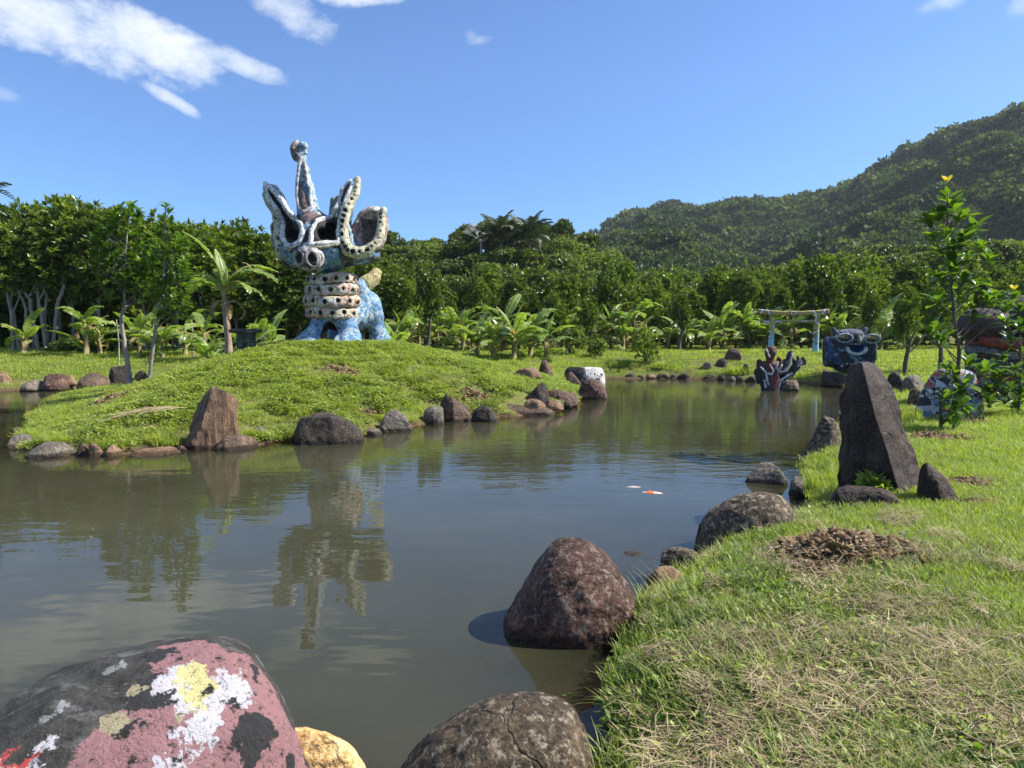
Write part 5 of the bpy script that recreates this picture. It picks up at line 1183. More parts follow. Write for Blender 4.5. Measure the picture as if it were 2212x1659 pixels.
x, y, z = land_points(12000, -26, 24, 10, 36, .04, 2.5, dens=d_tall, seed=10, cone=False)
scatter('shore_grass', np.stack([x, y, z], -1), tall, 4, rng.uniform(.35, .95, len(x)), label='tufts of yellowish taller grass at the water edge')
short = proto_collection('mound_tuft', [blades(40, .18, .05, .15, .010, 1.2, s + 90, M_GRASS, tone=(.35, 1.0)) for s in range(3)] + [straw(26, .16, .25, 95, M_DRY, .04, .008)])
x, y, z = land_points(9000, -16, 2.4, 10.5, 27, .05, dens=lambda x, y, d: (1 - bare(x, y)) * is_mound(x, y) * np.clip(.5 - 1.5 * fbm(np.stack([x, y], -1) * 0.8, 4, 77) + .5 * (x < -8), .12, 1), seed=14, cone=False)
scatter('mound_grass', np.stack([x, y, z], -1), short, 4, rng.uniform(.6, 1.25, len(x)), label='short yellowish grass and dry stalks between the ground cover of the mound', idx=rng.choice(4, len(x), p=[.29, .29, .29, .13]))
# far lawn
farl = proto_collection('far_lawn_tuft', [blades(60, .5, .05, .13, .022, .8, s + 50, M_GRASS, tone=(.25, .95)) for s in range(4)])
x, y, z = land_points(16000, -40, 36, 20, 50, .25, dens=lambda x, y, d: 1.0 - is_mound(x, y), seed=12, cone=False)
scatter('far_lawn_grass', np.stack([x, y, z], -1), farl, 4, rng.uniform(.7, 1.2, len(x)), label='mown lawn grass beyond the pond')

# mountain forest
def crown_arrays(lobes, n_ros, per, ll, lw, seed, up=.35, inner=.25, droop=0.0):
    """leaf rosettes over a set of ellipsoid lobes: (centre, radii) ... -> V, F, tone"""
    g = np.random.default_rng(seed)
    vol = np.array([l[1][0] * l[1][2] for l in lobes]); li = g.choice(len(lobes), n_ros, p=vol / vol.sum())
    C = np.array([l[0] for l in lobes])[li]; Rr = np.array([l[1] for l in lobes])[li]
    d = g.normal(size=(n_ros, 3)); d[:, 2] += 0.25; d /= np.linalg.norm(d, axis=1)[:, None]
    r = np.where(g.uniform(0, 1, n_ros) < inner, g.uniform(.3, .85, n_ros), g.uniform(.82, 1.06, n_ros))
    r = r * (1 + .18 * fbm(C + d * 2.2, 2, seed))
    c = C + d * Rr * r[:, None]
    ax = d + np.array([0, 0, up]); ax /= np.linalg.norm(ax, axis=1)[:, None]
    ax = np.repeat(ax, per, 0); c = np.repeat(c, per, 0); n = len(c)
    e = g.normal(size=(n, 3)); e -= (e * ax).sum(1)[:, None] * ax; e /= np.linalg.norm(e, axis=1)[:, None]
    op = g.uniform(.25, 1.25, n)[:, None]
    D = ax * np.cos(op) + e * np.sin(op); D[:, 2] -= droop; D /= np.linalg.norm(D, axis=1)[:, None]
    W = np.cross(D, ax + .01); W /= np.linalg.norm(W, axis=1)[:, None]
    U = np.cross(W, D)
    l = (ll * g.uniform(.65, 1.25, n))[:, None]; w = (lw * g.uniform(.75, 1.2, n))[:, None] * .5
    m = c + D * l * .55 + U * l * .10
    V = np.stack([c, m + W * w, c + D * l, m - W * w], 1).reshape(-1, 3)
    F = np.arange(n * 4).reshape(-1, 4)
    tone = np.clip(np.repeat(np.repeat(g.uniform(.1, .8, n_ros), per) + g.uniform(-.15, .2, n), 4), 0, 1)
    return V, F, tone
def crown(name, mat, *a, **k):
    V, F, t = crown_arrays(*a, **k); return mesh_np(name, V, F, mat, False, tone=t)
def lobes_random(rx, ry, rz, n, seed, frac=.55):
    g = np.random.default_rng(seed); L = [((0, 0, 0), (rx * .75, ry * .75, rz * .8))]
    for k in range(n):
        a = g.uniform(0, 6.28); q = g.uniform(-.8, .85); c = math.sqrt(1 - q * q)
        L.append(((rx * .6 * c * math.cos(a), ry * .6 * c * math.sin(a), rz * .6 * q), tuple(np.array([rx, ry, rz]) * frac * g.uniform(.6, 1.0))))
    return L
mt = proto_collection('mountain_crown', [crown('mountain_crown', M_MTN, lobes_random(3.6, 3.6, 2.9, 5, s), 130, 3, 1.25, .85, s + 3, inner=.05) for s in range(3)] + [crown('mountain_crown', M_MTN2, lobes_random(3.6, 3.6, 2.9, 5, s), 130, 3, 1.25, .85, s + 3, inner=.05) for s in range(3, 6)])
g = np.random.default_rng(21)
n = 40000; px = 1180 + 1850 * g.uniform(0, 1, n); t = g.uniform(0, 1, n) ** .8 * 1.02
X, Y, Z = mtn(px, t)
big = (.38 + .95 * g.uniform(0, 1, n) ** 1.6) * (1 + .7 * (g.uniform(0, 1, n) > .9))
lt = fbm(np.stack([X / 60, Y / 60], -1), 3, 91) + g.normal(0, .35, n) > .12
scatter('mountain_forest', np.stack([X, Y, Z + 1.6], -1), mt, 6, big * np.interp(Y, [125, 600], [.85, 1.3]), idx=g.integers(0, 3, n) + 3 * lt, label='dense forest covering the mountainside')
# ------------------------------------------------------------------ trees and plants
def near_label(px):
    for a, b, s in ((-999, 60, 'at the left edge'), (60, 180, 'behind the pale trunks'), (180, 300, 'behind the slim tree'), (300, 420, 'behind the second slim tree'), (420, 560, 'behind the bench'), (560, 700, 'left of the statue'), (700, 860, 'behind the statue'),
                    (860, 1000, 'right of the statue'), (1000, 1150, 'above the banana clump'), (1150, 1300, 'behind the upright rock'), (1300, 1460, 'beyond the far bank'), (1460, 1620, 'left of the torii'), (1620, 1790, 'behind the torii'), (1790, 1920, 'behind the blue monster'), (1920, 2060, 'beyond the standing stone'), (2060, 2130, 'behind the sapling'), (2130, 2260, 'at the right edge'), (2260, 2480, 'past the right edge'), (2480, 2690, 'well past the right edge'), (2690, 9999, 'farthest past the right edge')):
        if a <= px < b: return s
# --- orchard trees
orch = []
for s in range(5):
    g = np.random.default_rng(300 + s); rz = 2.05 + .25 * (s % 3); rx = 1.45 + .2 * (s % 2)
    L = [((0, 0, 0), (rx * .8, rx * .8, rz * .9))] + [((rx * .55 * math.cos(a), rx * .55 * math.sin(a), g.uniform(-.6, .6) * rz), (rx * g.uniform(.45, .7),) * 2 + (rz * g.uniform(.3, .5),)) for a in g.uniform(0, 6.28, 6)] + [((g.uniform(-.9, .9) * rx * .6, g.uniform(-.9, .9) * rx * .6, rz * g.uniform(.6, .95)), (.3, .3, .65)) for _ in range(7)]
    V, F, t = crown_arrays(L, 1000, 6, .30, .115, 310 + s, up=.7, inner=.15)
    orch.append((mesh_np('orchard_crown', V, F, M_ORCH, False, tone=t), rz))
def trunk_mesh(h, r, seed, forks=3, mat=None, lean=.15):
    g = np.random.default_rng(seed); mb = MB(); pts = [np.array([0, 0, -.15])]
    for k in range(1, 5): pts.append(np.array([g.uniform(-lean, lean) * k / 3, g.uniform(-lean, lean) * k / 3, h * k / 4]))
    mb.tube(pts, np.linspace(r * 1.25, r * .75, 5), 7, wob=.08)
    for k in range(forks):
        a = g.uniform(0, 6.28); b = pts[2 + k % 3]; mb.tube([b, b + np.array([math.cos(a) * .3, math.sin(a) * .3, .45]), b + np.array([math.cos(a) * .7, math.sin(a) * .7, 1.3])], [r * .55, r * .4, r * .2], 6)
    return mb.mesh('trunk', mat or M_BARK)
otr = [trunk_mesh(2.4, .075, 400 + s) for s in range(4)]
otd = [m.copy() for m in otr]
for m in otd: m.materials.clear(); m.materials.append(M_BARKD)
def orchard_tree(px, Y, topy, k, label, group, stem=1.3, wide=1.0):
    x = at(px, 700, Y).x; z = Hs(x, Y); top = at(px, topy, Y).z; h = top - z
    me, rz = orch[k % 5]; o = empty('orchard_tree', (x, Y, z)); tag(o, label, 'tree', group)
    ch = h - stem; s = ch / (2 * rz * 1.05)
    c = obj('crown', me, o, (0, 0, stem + ch * .5)); c.scale = (s * wide * rnd.uniform(.9, 1.1), s * wide, s); c.rotation_euler = (0, 0, rnd.uniform(0, 6.28))
    t = obj('trunk', (otr if 'grove' in group else otd)[k % 4], o); t.scale = (1, 1, max(stem + ch * .3, 1.0) / 2.4); t.rotation_euler = (0, 0, rnd.uniform(0, 6.28)); return o
G_O = 'glossy dark green trees of the orchard'
rows = [('front', 41.0, 2.6, (645, 600)), ('second', 45.5, 3.0, (622, 592)), ('third', 51.0, 3.4, (600, 585))]
k = 0
for nm, Y, st, (ya, yb) in rows:
    px = 850 + rnd.uniform(0, 30)
    while px < 2750:
        hump = 25 * math.exp(-((px - 1450) / 150) ** 2) * (nm != 'third')
        ty = ya + (yb - ya) * sstep(800, 1700, px) + rnd.uniform(-30, 26) + (18 if 1380 < px < 1560 else 0) + (10 if px < 1000 else 0)
        tall = 'tall' if ty < (ya + yb) / 2 else 'shorter'
        orchard_tree(px, Y + rnd.uniform(-1, 1), float(ty), k, f'{tall} glossy tree in the {nm} row {near_label(px)}', G_O, rnd.uniform(.35, 1.0), rnd.uniform(.85, 1.15)); k += 1
        px += st / Y * FP * rnd.uniform(.8, 1.15)
# left orchard, taller and nearer
G_L = 'tall glossy trees of the left grove'
for j, (px, Y, ty, st) in enumerate(((-60, 35, 470, 2.6), (20, 34.5, 462, 2.5), (95, 35, 470, 2.5), (165, 36, 446, 2.5), (230, 35.5, 470, 2.3), (310, 36.5, 478, 2.2), (395, 37, 484, 1.8), (455, 36, 500, 1.2), (520, 38, 508, 1.2), (585, 37.5, 525, 1.2), (650, 38, 545, 1.0), (715, 39, 560, 1.0), (790, 40, 575, 1.0), (855, 40, 585, 1.0),
                                     (-20, 40, 470, 2.6), (60, 40, 462, 2.4), (140, 40, 455, 2.4), (215, 41, 468, 2.2), (290, 41, 478, 2.0), (365, 42, 482, 2.0), (430, 42, 490, 1.5), (490, 42, 500, 1.5), (550, 43, 512, 1.5), (620, 43, 530, 1.5), (690, 43, 540, 1.5), (760, 44, 560, 1.5), (830, 44, 570, 1.5),
                                     (20, 46, 490, .8), (110, 46, 485, .8), (200, 46, 490, .8), (290, 46, 495, .8), (-70, 45, 480, .8), (380, 47, 505, .8))):
    row = 'front' if j < 14 else ('second' if j < 27 else 'rear')
    orchard_tree(px + rnd.uniform(-12, 12), Y, ty + rnd.uniform(-12, 26), k, f'dense tree in the {row} line of the left grove {near_label(px)}', G_L, st, 1.18 if j < 27 else 1.5); k += 1
# pale crooked trunks under the left grove
G_T = 'pale crooked trunks under the left grove'
def T2(x, y): return (x * .2395 * 1.0 + 0, 397.4 + y * .2395)
for j, (pts, w, lab) in enumerate((([(160, 1400), (130, 1200), (95, 1040), (100, 930)], .06, 'slim pale trunk nearest the left edge'), ([(260, 1530), (235, 1300), (235, 1130), (180, 1000), (170, 920)], .07, 'pale trunk forking left under the left grove'),
                                  ([(350, 1530), (310, 1280), (275, 1120), (275, 1050), (215, 970)], .08, 'pale trunk with a stubby fork in the middle of the bunch'), ([(425, 1510), (390, 1300), (350, 1100), (335, 960)], .075, 'straight slanting pale trunk'),
                                  ([(465, 1520), (500, 1300), (515, 1100), (570, 950), (575, 860)], .085, 'pale S shaped trunk on the right of the bunch'), ([(765, 1390), (765, 1280)], .09, 'short pale stem left of the slim foreground tree'), ([(120, 1530), (122, 1380)], .05, 'thin grey post like stem at the far left'))):
    W = [at(*T2(x, y), 34.6) for x, y in pts]; zb = Hs(W[0].x, 34.6); W[0].z = min(W[0].z, zb) if j != 5 else W[0].z; o = Vector((W[0].x, 34.6, zb - .05)); P = [np.array(q - o) for q in W]; P[0][2] = 0
    mb = MB(); PP = [P[0]]
    for a, b in zip(P[:-1], P[1:]):
        for t in (.33, .66, 1): PP.append(a + (b - a) * t + rng.normal(0, .018, 3) * (t < 1))
    mb.tube(PP, np.linspace(w * 1.2, w * .8, len(PP)), 8, wob=.12)
    e = empty('tree_trunk', o); obj('trunk', mb.mesh('trunk', M_BARK), e); tag(e, lab, 'tree trunk', G_T)
    if len(PP) > 4: 
        m2 = MB(); q = PP[-3]; m2.tube([q, q + np.array([.25, 0, .4]), q + np.array([.35, .1, .9])], [w * .6, w * .5, w * .3], 6); obj('branch', m2.mesh('branch', M_BARK), e)
# dark understorey behind the left grove: a low thicket that closes the view
G = np.random.default_rng(8)
und = proto_collection('thicket_clump', [crown('thicket', M_FOR, lobes_random(1.5, 1.2, 1.6, 4, s), 170, 4, .3, .13, s + 5) for s in range(3)])
P = []
for (x0, x1, Y0, Y1, hh, n) in ((-150, 900, 47, 49, 5, 230), (820, 2330, 55, 58, 4.5, 200)):
    a = G.uniform(x0, x1, n); Y = G.uniform(Y0, Y1, n); x = (a - 1106) / FP * Y; P.append(np.stack([x, Y, H(x, Y) + G.uniform(.3, hh, n)], -1))
scatter('thicket', np.vstack(P), und, 3, G.uniform(.9, 1.4, sum(len(p) for p in P)), label='dark tangled undergrowth closing the view behind the orchard')
# --- low shrubs at the foot of the left grove and among bananas
def shrub(px, py, w, h, k, label, mat=None, name='shrub', Y=None):
    g0 = on_ground(px, py); x, y = (g0.x, g0.y); r = w / FP * y / 2; hh = h / FP * y
    o = empty(name, (x, y, Hs(x, y) - .02)); tag(o, label, 'shrub', 'low leafy shrubs')
    V, F, t = crown_arrays(lobes_random(r, r * .8, hh * .5, 4, k), 130, 5, max(.16, min(.3, r * .3)), .09, k + 5, up=.6, inner=.4)
    obj('foliage', mesh_np('shrub_foliage', V + np.array([0, 0, hh * .5]), F, mat or M_ORCH, False, tone=t), o)
    mb = MB()
    for a in range(4): mb.tube([(0, 0, 0), (math.cos(a * 1.6) * r * .3, math.sin(a * 1.6) * r * .3, hh * .5), (math.cos(a * 1.6) * r * .5, math.sin(a * 1.6) * r * .5, hh * .8)], [.03, .02, .01], 5)
    obj('stem', mb.mesh('stem', M_BARKD), o); return o
GC = [blades(150, .5, .35, 1.0, .028, .8, 200 + q, M_GRASS, tone=(.2, .95), segs=4) for q in range(3)]
def clump(px, py, w, h, k, label):
    g0 = on_ground(px, py); o = empty('grass_clump', (g0.x, g0.y, g0.z - .03)); tag(o, label, 'grass clump', 'grass clumps at the bank'); r = w / FP * g0.y / 2; hh = h / FP * g0.y
    for q in range(5):
        c = obj('blades', GC[(k + q) % 3], o, (rnd.uniform(-.6, .6) * r, rnd.uniform(-.3, .3) * r, 0)); c.scale = (r * .9, r * .7, hh * rnd.uniform(.7, 1.1)); c.rotation_euler = (0, 0, rnd.uniform(0, 6))
clump(1340, 792, 60, 24, 7, 'grassy weeds above the far bank stones right of the painted block'); clump(1440, 794, 70, 20, 8, 'grassy weeds right of the dark round shrub'); clump(1590, 808, 90, 26, 9, 'tufty grass on the bank left of the claw sculpture')
clump(1100, 790, 60, 26, 10, 'long grass at the foot of the banana clump'); clump(1920, 832, 50, 40, 11, 'feathery grass right of the standing stone'); clump(1955, 915, 70, 50, 12, 'loose long grass left of the colourful painted boulder')
clump(1780, 1055, 110, 62, 13, 'fine grass growing left of the standing stone'); clump(90, 950, 120, 40, 14, 'long yellowish grass at the left tip of the mound'); clump(150, 958, 120, 36, 15, 'long grass right of the left tip of the mound'); clump(230, 962, 120, 30, 16, 'long grass over the small angular stones')
clump(330, 958, 130, 34, 17, 'long grass left of the striated rock'); clump(560, 940, 90, 26, 18, 'grass between the striated rock and the black boulder'); clump(830, 905, 80, 22, 19, 'grass behind the triangular boulder')
shrub(165, 762, 90, 30, 1, 'low spreading shrub at the foot of the pale trunks', M_YOUNG); shrub(215, 762, 80, 26, 2, 'low shrub left of the slim foreground tree trunk', M_YOUNG); shrub(128, 762, 50, 22, 3, 'small shrub beside the S shaped pale trunk')
shrub(1230, 765, 70, 70, 4, 'airy pale green shrub right of the banana clump', M_FOR2); shrub(1290, 770, 50, 40, 5, 'small airy shrub near the black and white block', M_FOR2)
shrub(1395, 785, 80, 75, 6, 'dense dark round shrub on the far lawn', M_ORCH); None; None
shrub(480, 768, 55, 20, 9, 'dark creeping shrub at the left foot of the bench', M_ORCH); None; shrub(1890, 1075, 60, 40, 11, 'small leafy weed growing before the standing stone', M_COVER)
None; None
None
None; None

# --- forest trees on the hills
fcr = [crown('forest_crown', M_FOR, lobes_random(1, 1, .8, 7, 500 + s, .5), 620, 5, .17, .10, 510 + s, inner=.1) for s in range(4)]
lcr = [crown('light_crown', M_FOR2, lobes_random(1, 1, .9, 7, 520 + s, .5), 620, 5, .16, .08, 530 + s, inner=.12) for s in range(3)]
ftr = trunk_mesh(1.0, .05, 77, 0, M_BARKD, .02)
def forest_tree(px, ty, Y, w, k, label, group, light=False, hz=None):
    x = at(px, 700, Y).x; z = Hs(x, Y); top = at(px, ty, Y).z; r = w / FP * Y / 2
    h = max(top - z, r * 1.4); o = empty('forest_tree', (x, Y, z - .1)); tag(o, label, 'tree', group)
    ch = max(r * 1.5, h * .62); c = obj('crown', (lcr if light else fcr)[k % (3 if light else 4)], o, (0, 0, h - ch * .5)); c.scale = (r, r, ch * .55); c.rotation_euler = (0, 0, rnd.uniform(0, 6.28))
    t = obj('trunk', ftr, o); t.scale = (r * .9, r * .9, h - ch * .4); return o
G_H = 'trees covering the wooded hill'; k = 0
# crest line of the wooded hill, picture x -> top y
crest = [(480, 545), (520, 515), (580, 500), (640, 505), (700, 530), (760, 535), (830, 520), (850, 498), (880, 494), (910, 505), (950, 530), (990, 490), (1020, 470), (1080, 462), (1120, 468), (1180, 478), (1220, 462), (1260, 500), (1300, 520), (1340, 560), (1370, 590), (1400, 608)]
cx_, cy_ = [a for a, _ in crest], [b for _, b in crest]
for row, (dy, Y, w) in enumerate(((0, 104, 72), (24, 98, 78), (50, 92, 84), (78, 85, 88), (104, 77, 92), (128, 69, 95))):
    px = 500 + rnd.uniform(0, 40)
    while px < 1400 + row * 15:
        ty = float(np.interp(px, cx_, cy_)) + dy + rnd.uniform(-8, 10)
        if ty < 640 and not (620 < px < 800 and row > 2):
            light = (px > 1240 and rnd.random() < .75) or rnd.random() < .14
            lvl = ('on the crest', 'just below the crest', 'on the upper slope', 'half way down', 'on the lower slope', 'near the foot')[row]
            forest_tree(px, ty, Y, w * rnd.uniform(.8, 1.25), k, ('pale green bushy' if light else 'dark dense') + f' tree {lvl} of the hill {near_label(px)}', G_H, light); k += 1
        px += w * rnd.uniform(.6, .85)
# dark wood below the mountain on the right
G_W = 'dark trees of the wood below the mountain'
for row, (ty0, Y, w) in enumerate(((512, 108, 95), (528, 98, 95), (552, 88, 90), (578, 78, 85), (596, 66, 80))):
    px = (1800 if row < 2 else 1700 - row * 60) + rnd.uniform(0, 30)
    while px < 2900:
        ty = ty0 + rnd.uniform(-8, 12) + (34 * sstep(1900, 1780, px) if row < 2 else 20 * sstep(1800, 1500, px)) - (12 if px > 2150 else 0)
        forest_tree(px, float(ty), Y, w * rnd.uniform(.8, 1.2), k, f"{'broad' if rnd.random() < .5 else 'rounded'} dark tree in the {('back', 'fourth', 'third', 'second', 'front')[row]} rank of the wood {near_label(px)}", G_W, rnd.random() < .08); k += 1
        px += w * rnd.uniform(.6, .85)
for px, ty in ((1440, 585), (1490, 578), (1560, 600), (1620, 605), (1680, 595), (1400, 590)):
    forest_tree(px, ty, 64, 80, k, f'olive green tree rising over the orchard {near_label(px)}', 'trees rising over the orchard', True); k += 1
g = np.random.default_rng(8)
# bare whitish tree on the crest
bt = at(1040, 540, 90); e = empty('bare_tree', (bt.x, 90, Hs(bt.x, 90))); tag(e, 'leafless whitish tree left of the two palms on the hill crest', 'tree')
mb = MB(); M_PALE = bark_mat('bleached_bark', (.25, .24, .22), (.5, .48, .45)); g = np.random.default_rng(4); hb = at(0, 464, 90).z - e.location.z
def branchy(p, d, l, r, dep):
    q = p + d * l; mb.tube([p, (p + q) / 2 + g.normal(0, .04 * l, 3), q], [r, r * .8, r * .6], 4)
    if dep:
        for _ in range(3): n = d + g.normal(0, .5, 3); n[2] = abs(n[2]) * .6 + .15; n /= np.linalg.norm(n); branchy(q, n, l * g.uniform(.6, .8), r * .6, dep - 1)
branchy(np.array([0, 0, 0.]), np.array([0, 0, 1.]), hb * .45, .14, 0)
for a in range(6):
    d = np.array([math.cos(a * 1.05) * .9, .3 * math.sin(a * 1.05), .8]); d /= np.linalg.norm(d); branchy(np.array([0, 0, hb * .40]), d, hb * .18, .09, 4)
obj('trunk', mb.mesh('bare_trunk', M_PALE), e)

# --- palms
def frond_mesh(L, seed, droop=.9):
    g = np.random.default_rng(seed); mb = MB(); n = 16; t = np.linspace(0, 1, n)
    X = L * (t - .18 * droop * t ** 3); Z = L * (.55 * t - 1.0 * droop * t ** 2.2); P = np.stack([X, 0 * t, Z], -1); mb.tube(P, np.linspace(.035, .008, n), 4, .6)
    for k in range(2, n):
        for s in (-1, 1):
            for j in (0, .5):
                p = P[k - 1] * (1 - j) + P[k] * j; l = L * .26 * math.sin(math.pi * min(.97, .15 + .8 * t[k])) + .1
                d = np.array([.55, s * .8, -.45 + g.uniform(-.25, .25)]); d /= np.linalg.norm(d); w = np.array([.035, 0, .01]) * L / 2.5; m = p + d * l * .5 + np.array([0, 0, .03])
                mb.add([p - w, p + w, m + w, m - w, p + d * l + np.array([0, 0, -.12 * l]), p + d * l + np.array([0, 0, -.12 * l])], np.array([(0, 1, 2, 3), (3, 2, 4, 4)]), g.uniform(.1, .9))
    return mb.mesh('frond', M_PALM, False)
FR = [frond_mesh(2.9, s, .55 + .2 * s) for s in range(4)]
def palm(px, cy, Y, label, nf=18, sc=1.0, trunk=True, name='palm_tree', lift=0):
    q = at(px, cy, Y); z = Hs(q.x, Y); o = empty(name, (q.x, Y, z - .1)); tag(o, label, 'palm tree'); h = q.z - z
    mb = MB(); mb.tube([(0, 0, 0), (.1, 0, h * .5), (0, 0, h)], [.2, .16, .14], 8, wob=.1); obj('trunk', mb.mesh('palm_trunk', M_BARKD), o)
    for k in range(nf):
        f = obj('frond', FR[k % 4], o, (0, 0, h)); f.rotation_euler = (0, R(-62 + 75 * (k / nf)) * 1.0, k * 2.4 + rnd.uniform(-.2, .2)); f.scale = (sc,) * 3
    return o
palm(1080, 508, 88, 'left one of the two palms on the wooded hill crest', sc=1.35); palm(1142, 512, 86, 'right one of the two palms on the wooded hill crest', sc=1.4, nf=20)
palm(-85, 440, 44, 'palm whose fronds poke in at the left picture edge', sc=1.15)
palm(1515, 640, 60, 'small palm showing through the orchard left of the torii gate', sc=.7, nf=10)

# --- bananas
def banana_leaf(L, W, seed, droop, torn=.5):
    g = np.random.default_rng(seed); n = 22; t = np.linspace(0, 1, n); a0 = 1.15; ang = a0 - droop * 2.2 * t ** 1.3
    X = np.concatenate([[0], np.cumsum(np.cos(ang[:-1]))]) * L / n; Z = np.concatenate([[0], np.cumsum(np.sin(ang[:-1]))]) * L / n
    P = np.stack([X, 0 * X, Z], -1); mb = MB(); mb.tube(P, np.linspace(.035, .006, n), 5, .95)
    t0 = .2
    w = W * np.clip(np.sin(math.pi * np.clip((t - t0) / (1 - t0), 0, 1) ** .75), 0, 1) ** .6 * .5
    dirs = np.gradient(P, axis=0); dirs /= np.linalg.norm(dirs, axis=1)[:, None]
    for s in (-1, 1):
        fold = .15
        for k in range(int(n * t0), n - 1):
            tear = g.random() < torn
            if k == int(n * t0) or tear: sag = g.uniform(-.1, .55) * torn + .15
            nrm = np.array([-math.sin(ang[k]), 0, math.cos(ang[k])]); side = np.array([.25, s, 0.])
            e0, e1 = [], []
            for kk in (k, k + 1):
                p = P[kk]; q = side + nrm * .25 - np.array([0, 0, sag]); q /= np.linalg.norm(q); m = p + q * w[kk] * .5 + nrm * .02; q2 = q - np.array([0, 0, sag * .8]); q2 /= np.linalg.norm(q2)
                e0.append(m); e1.append(m + q2 * w[kk] * .5)
            if tear: e1[0] = e1[0] * .8 + e1[1] * .2
            tn = g.uniform(.3, .75)
            mb.add([P[k], P[k + 1], e0[1], e0[0], e1[1], e1[0]], np.array([(0, 1, 2, 3), (3, 2, 4, 5)]), tn)
    return mb.mesh('banana_leaf', M_BAN, False)
BL = [banana_leaf(1.9, .5, 1, .55, .35), banana_leaf(1.7, .46, 2, .75, .6), banana_leaf(1.5, .44, 3, .35, .2), banana_leaf(1.8, .5, 4, .95, .7), banana_leaf(1.2, .36, 5, .6, .1)]
BD = banana_leaf(1.3, .28, 6, 1.5, .9); BD.materials.clear(); BD.materials.append(M_BAND)
BST = []
for s in range(3):
    mb = MB(); mb.tube([(0, 0, -.1), (.02, .01, .35), (.0, .03, .75), (0, 0, 1.0)], [.12, .10, .08, .05], 9, wob=.12); BST.append(mb.mesh('pseudostem', M_STEM))
def banana(x, y, h, nl, label, sc=1.0, dead=2, group='banana plants', az0=None):
    z = Hs(x, y); o = empty('banana_plant', (x, y, z)); tag(o, label, 'banana plant', group)
    t = obj('stem', rnd.choice(BST), o); t.scale = (1.0 * sc, 1.0 * sc, h); t.rotation_euler = (rnd.uniform(-.06, .06), rnd.uniform(-.06, .06), 0)
    for k in range(nl):
        l = obj('leaf', BL[rnd.randrange(5)], o, (0, 0, h * (rnd.uniform(.8, 1.0) if k < 6 else rnd.uniform(.15, .7)))); a = (az0 or 0) + k * 2.4 + rnd.uniform(-.35, .35)
        l.rotation_euler = (rnd.uniform(-.4, .4), rnd.uniform(-.35, .75) if k else -.4, a); l.scale = (sc * rnd.uniform(.8, 1.15),) * 3
    for k in range(dead):
        l = obj('dead_leaf', BD, o, (0, 0, h * rnd.uniform(.75, .9))); l.rotation_euler = (0, .7, rnd.uniform(0, 6.28)); l.scale = (sc * .8,) * 3
    return o
def bat(px, py, h, nl, sc, label, Y=None, dead=2):
    if Y is None: g0 = on_ground(px, py); x, y = g0.x, g0.y
    else: x, y = at(px, py, Y).x, Y
    return banana(x, y, h * .78, nl + 5, label, sc * 1.08, dead + 1)
GB = [(868, 36, 1.6, 8, 1.0, 'just right of the statue foot'), (905, 38, 1.9, 8, 1.1, 'right of the statue with one tall upright leaf'), (945, 36.5, 1.5, 8, 1.0, 'at the back of the mound right of the statue'), (985, 38, 1.7, 9, 1.0, 'in the middle of the clump beyond the mound'),
      (1030, 33.5, 1.3, 9, .95, 'nearest in the clump beyond the mound'), (1065, 32.5, 1.1, 9, 1.0, 'low in the clump with brown hanging leaves'), (1110, 32.5, 1.4, 10, 1.05, 'with broad pale leaves at the middle of the clump'), (1145, 34, 1.5, 9, 1.0, 'behind the upright rock'),
      (1180, 33.5, 1.2, 8, .95, 'right hand end of the clump beyond the mound'), (1000, 36, 1.6, 8, 1.0, 'rear left in the clump'), (1090, 37, 2.0, 8, 1.0, 'rear tall one in the clump'), (1215, 38, 1.6, 8, 1.0, 'behind the airy shrub'),
      (1320, 39, 1.9, 7, 1.0, 'with a spear leaf above the dark round shrub'), (1370, 39.5, 2.3, 7, 1.1, 'with a long leaf slanting up left on the far lawn'), (1345, 38, 1.3, 7, .9, 'low one beside the dark round shrub'), (1480, 39, 1.3, 7, .9, 'small one left of the stump shaped boulder'),
      (1560, 39, 1.5, 9, 1.0, 'with drooping leaves above the stump shaped boulder'), (1530, 38, 1.0, 8, .9, 'low one left of the stump shaped boulder'), (1600, 39.5, 1.5, 8, 1.0, 'half way between the stump shaped boulder and the torii gate'), (1650, 39, 1.1, 8, .9, 'left of the left torii post'), (1690, 39, 1.2, 8, .9, 'between the torii posts'),
      (1730, 40, 1.4, 7, .9, 'between the torii posts further right'), (1800, 39, 1.4, 7, 1.0, 'right of the torii gate'), (1870, 38, 2.3, 6, 1.0, 'behind the blue monster'), (1900, 38, 1.7, 7, 1.0, 'with silvery leaves right of the blue monster head'), (1950, 38, 1.3, 6, .9, 'beyond the grey rocks')]
for j in range(26):
    px_ = 860 + j * 44 + rnd.uniform(-16, 16); GB.append((px_, rnd.uniform(38.5, 40.5), rnd.uniform(.9, 2.0), 6, rnd.uniform(.8, 1.05), 'in the strip under the orchard ' + near_label(px_)))
for px, Y, h, nl, sc, lb in GB: bat(px, 760, h, nl, sc, 'banana plant ' + lb, Y)
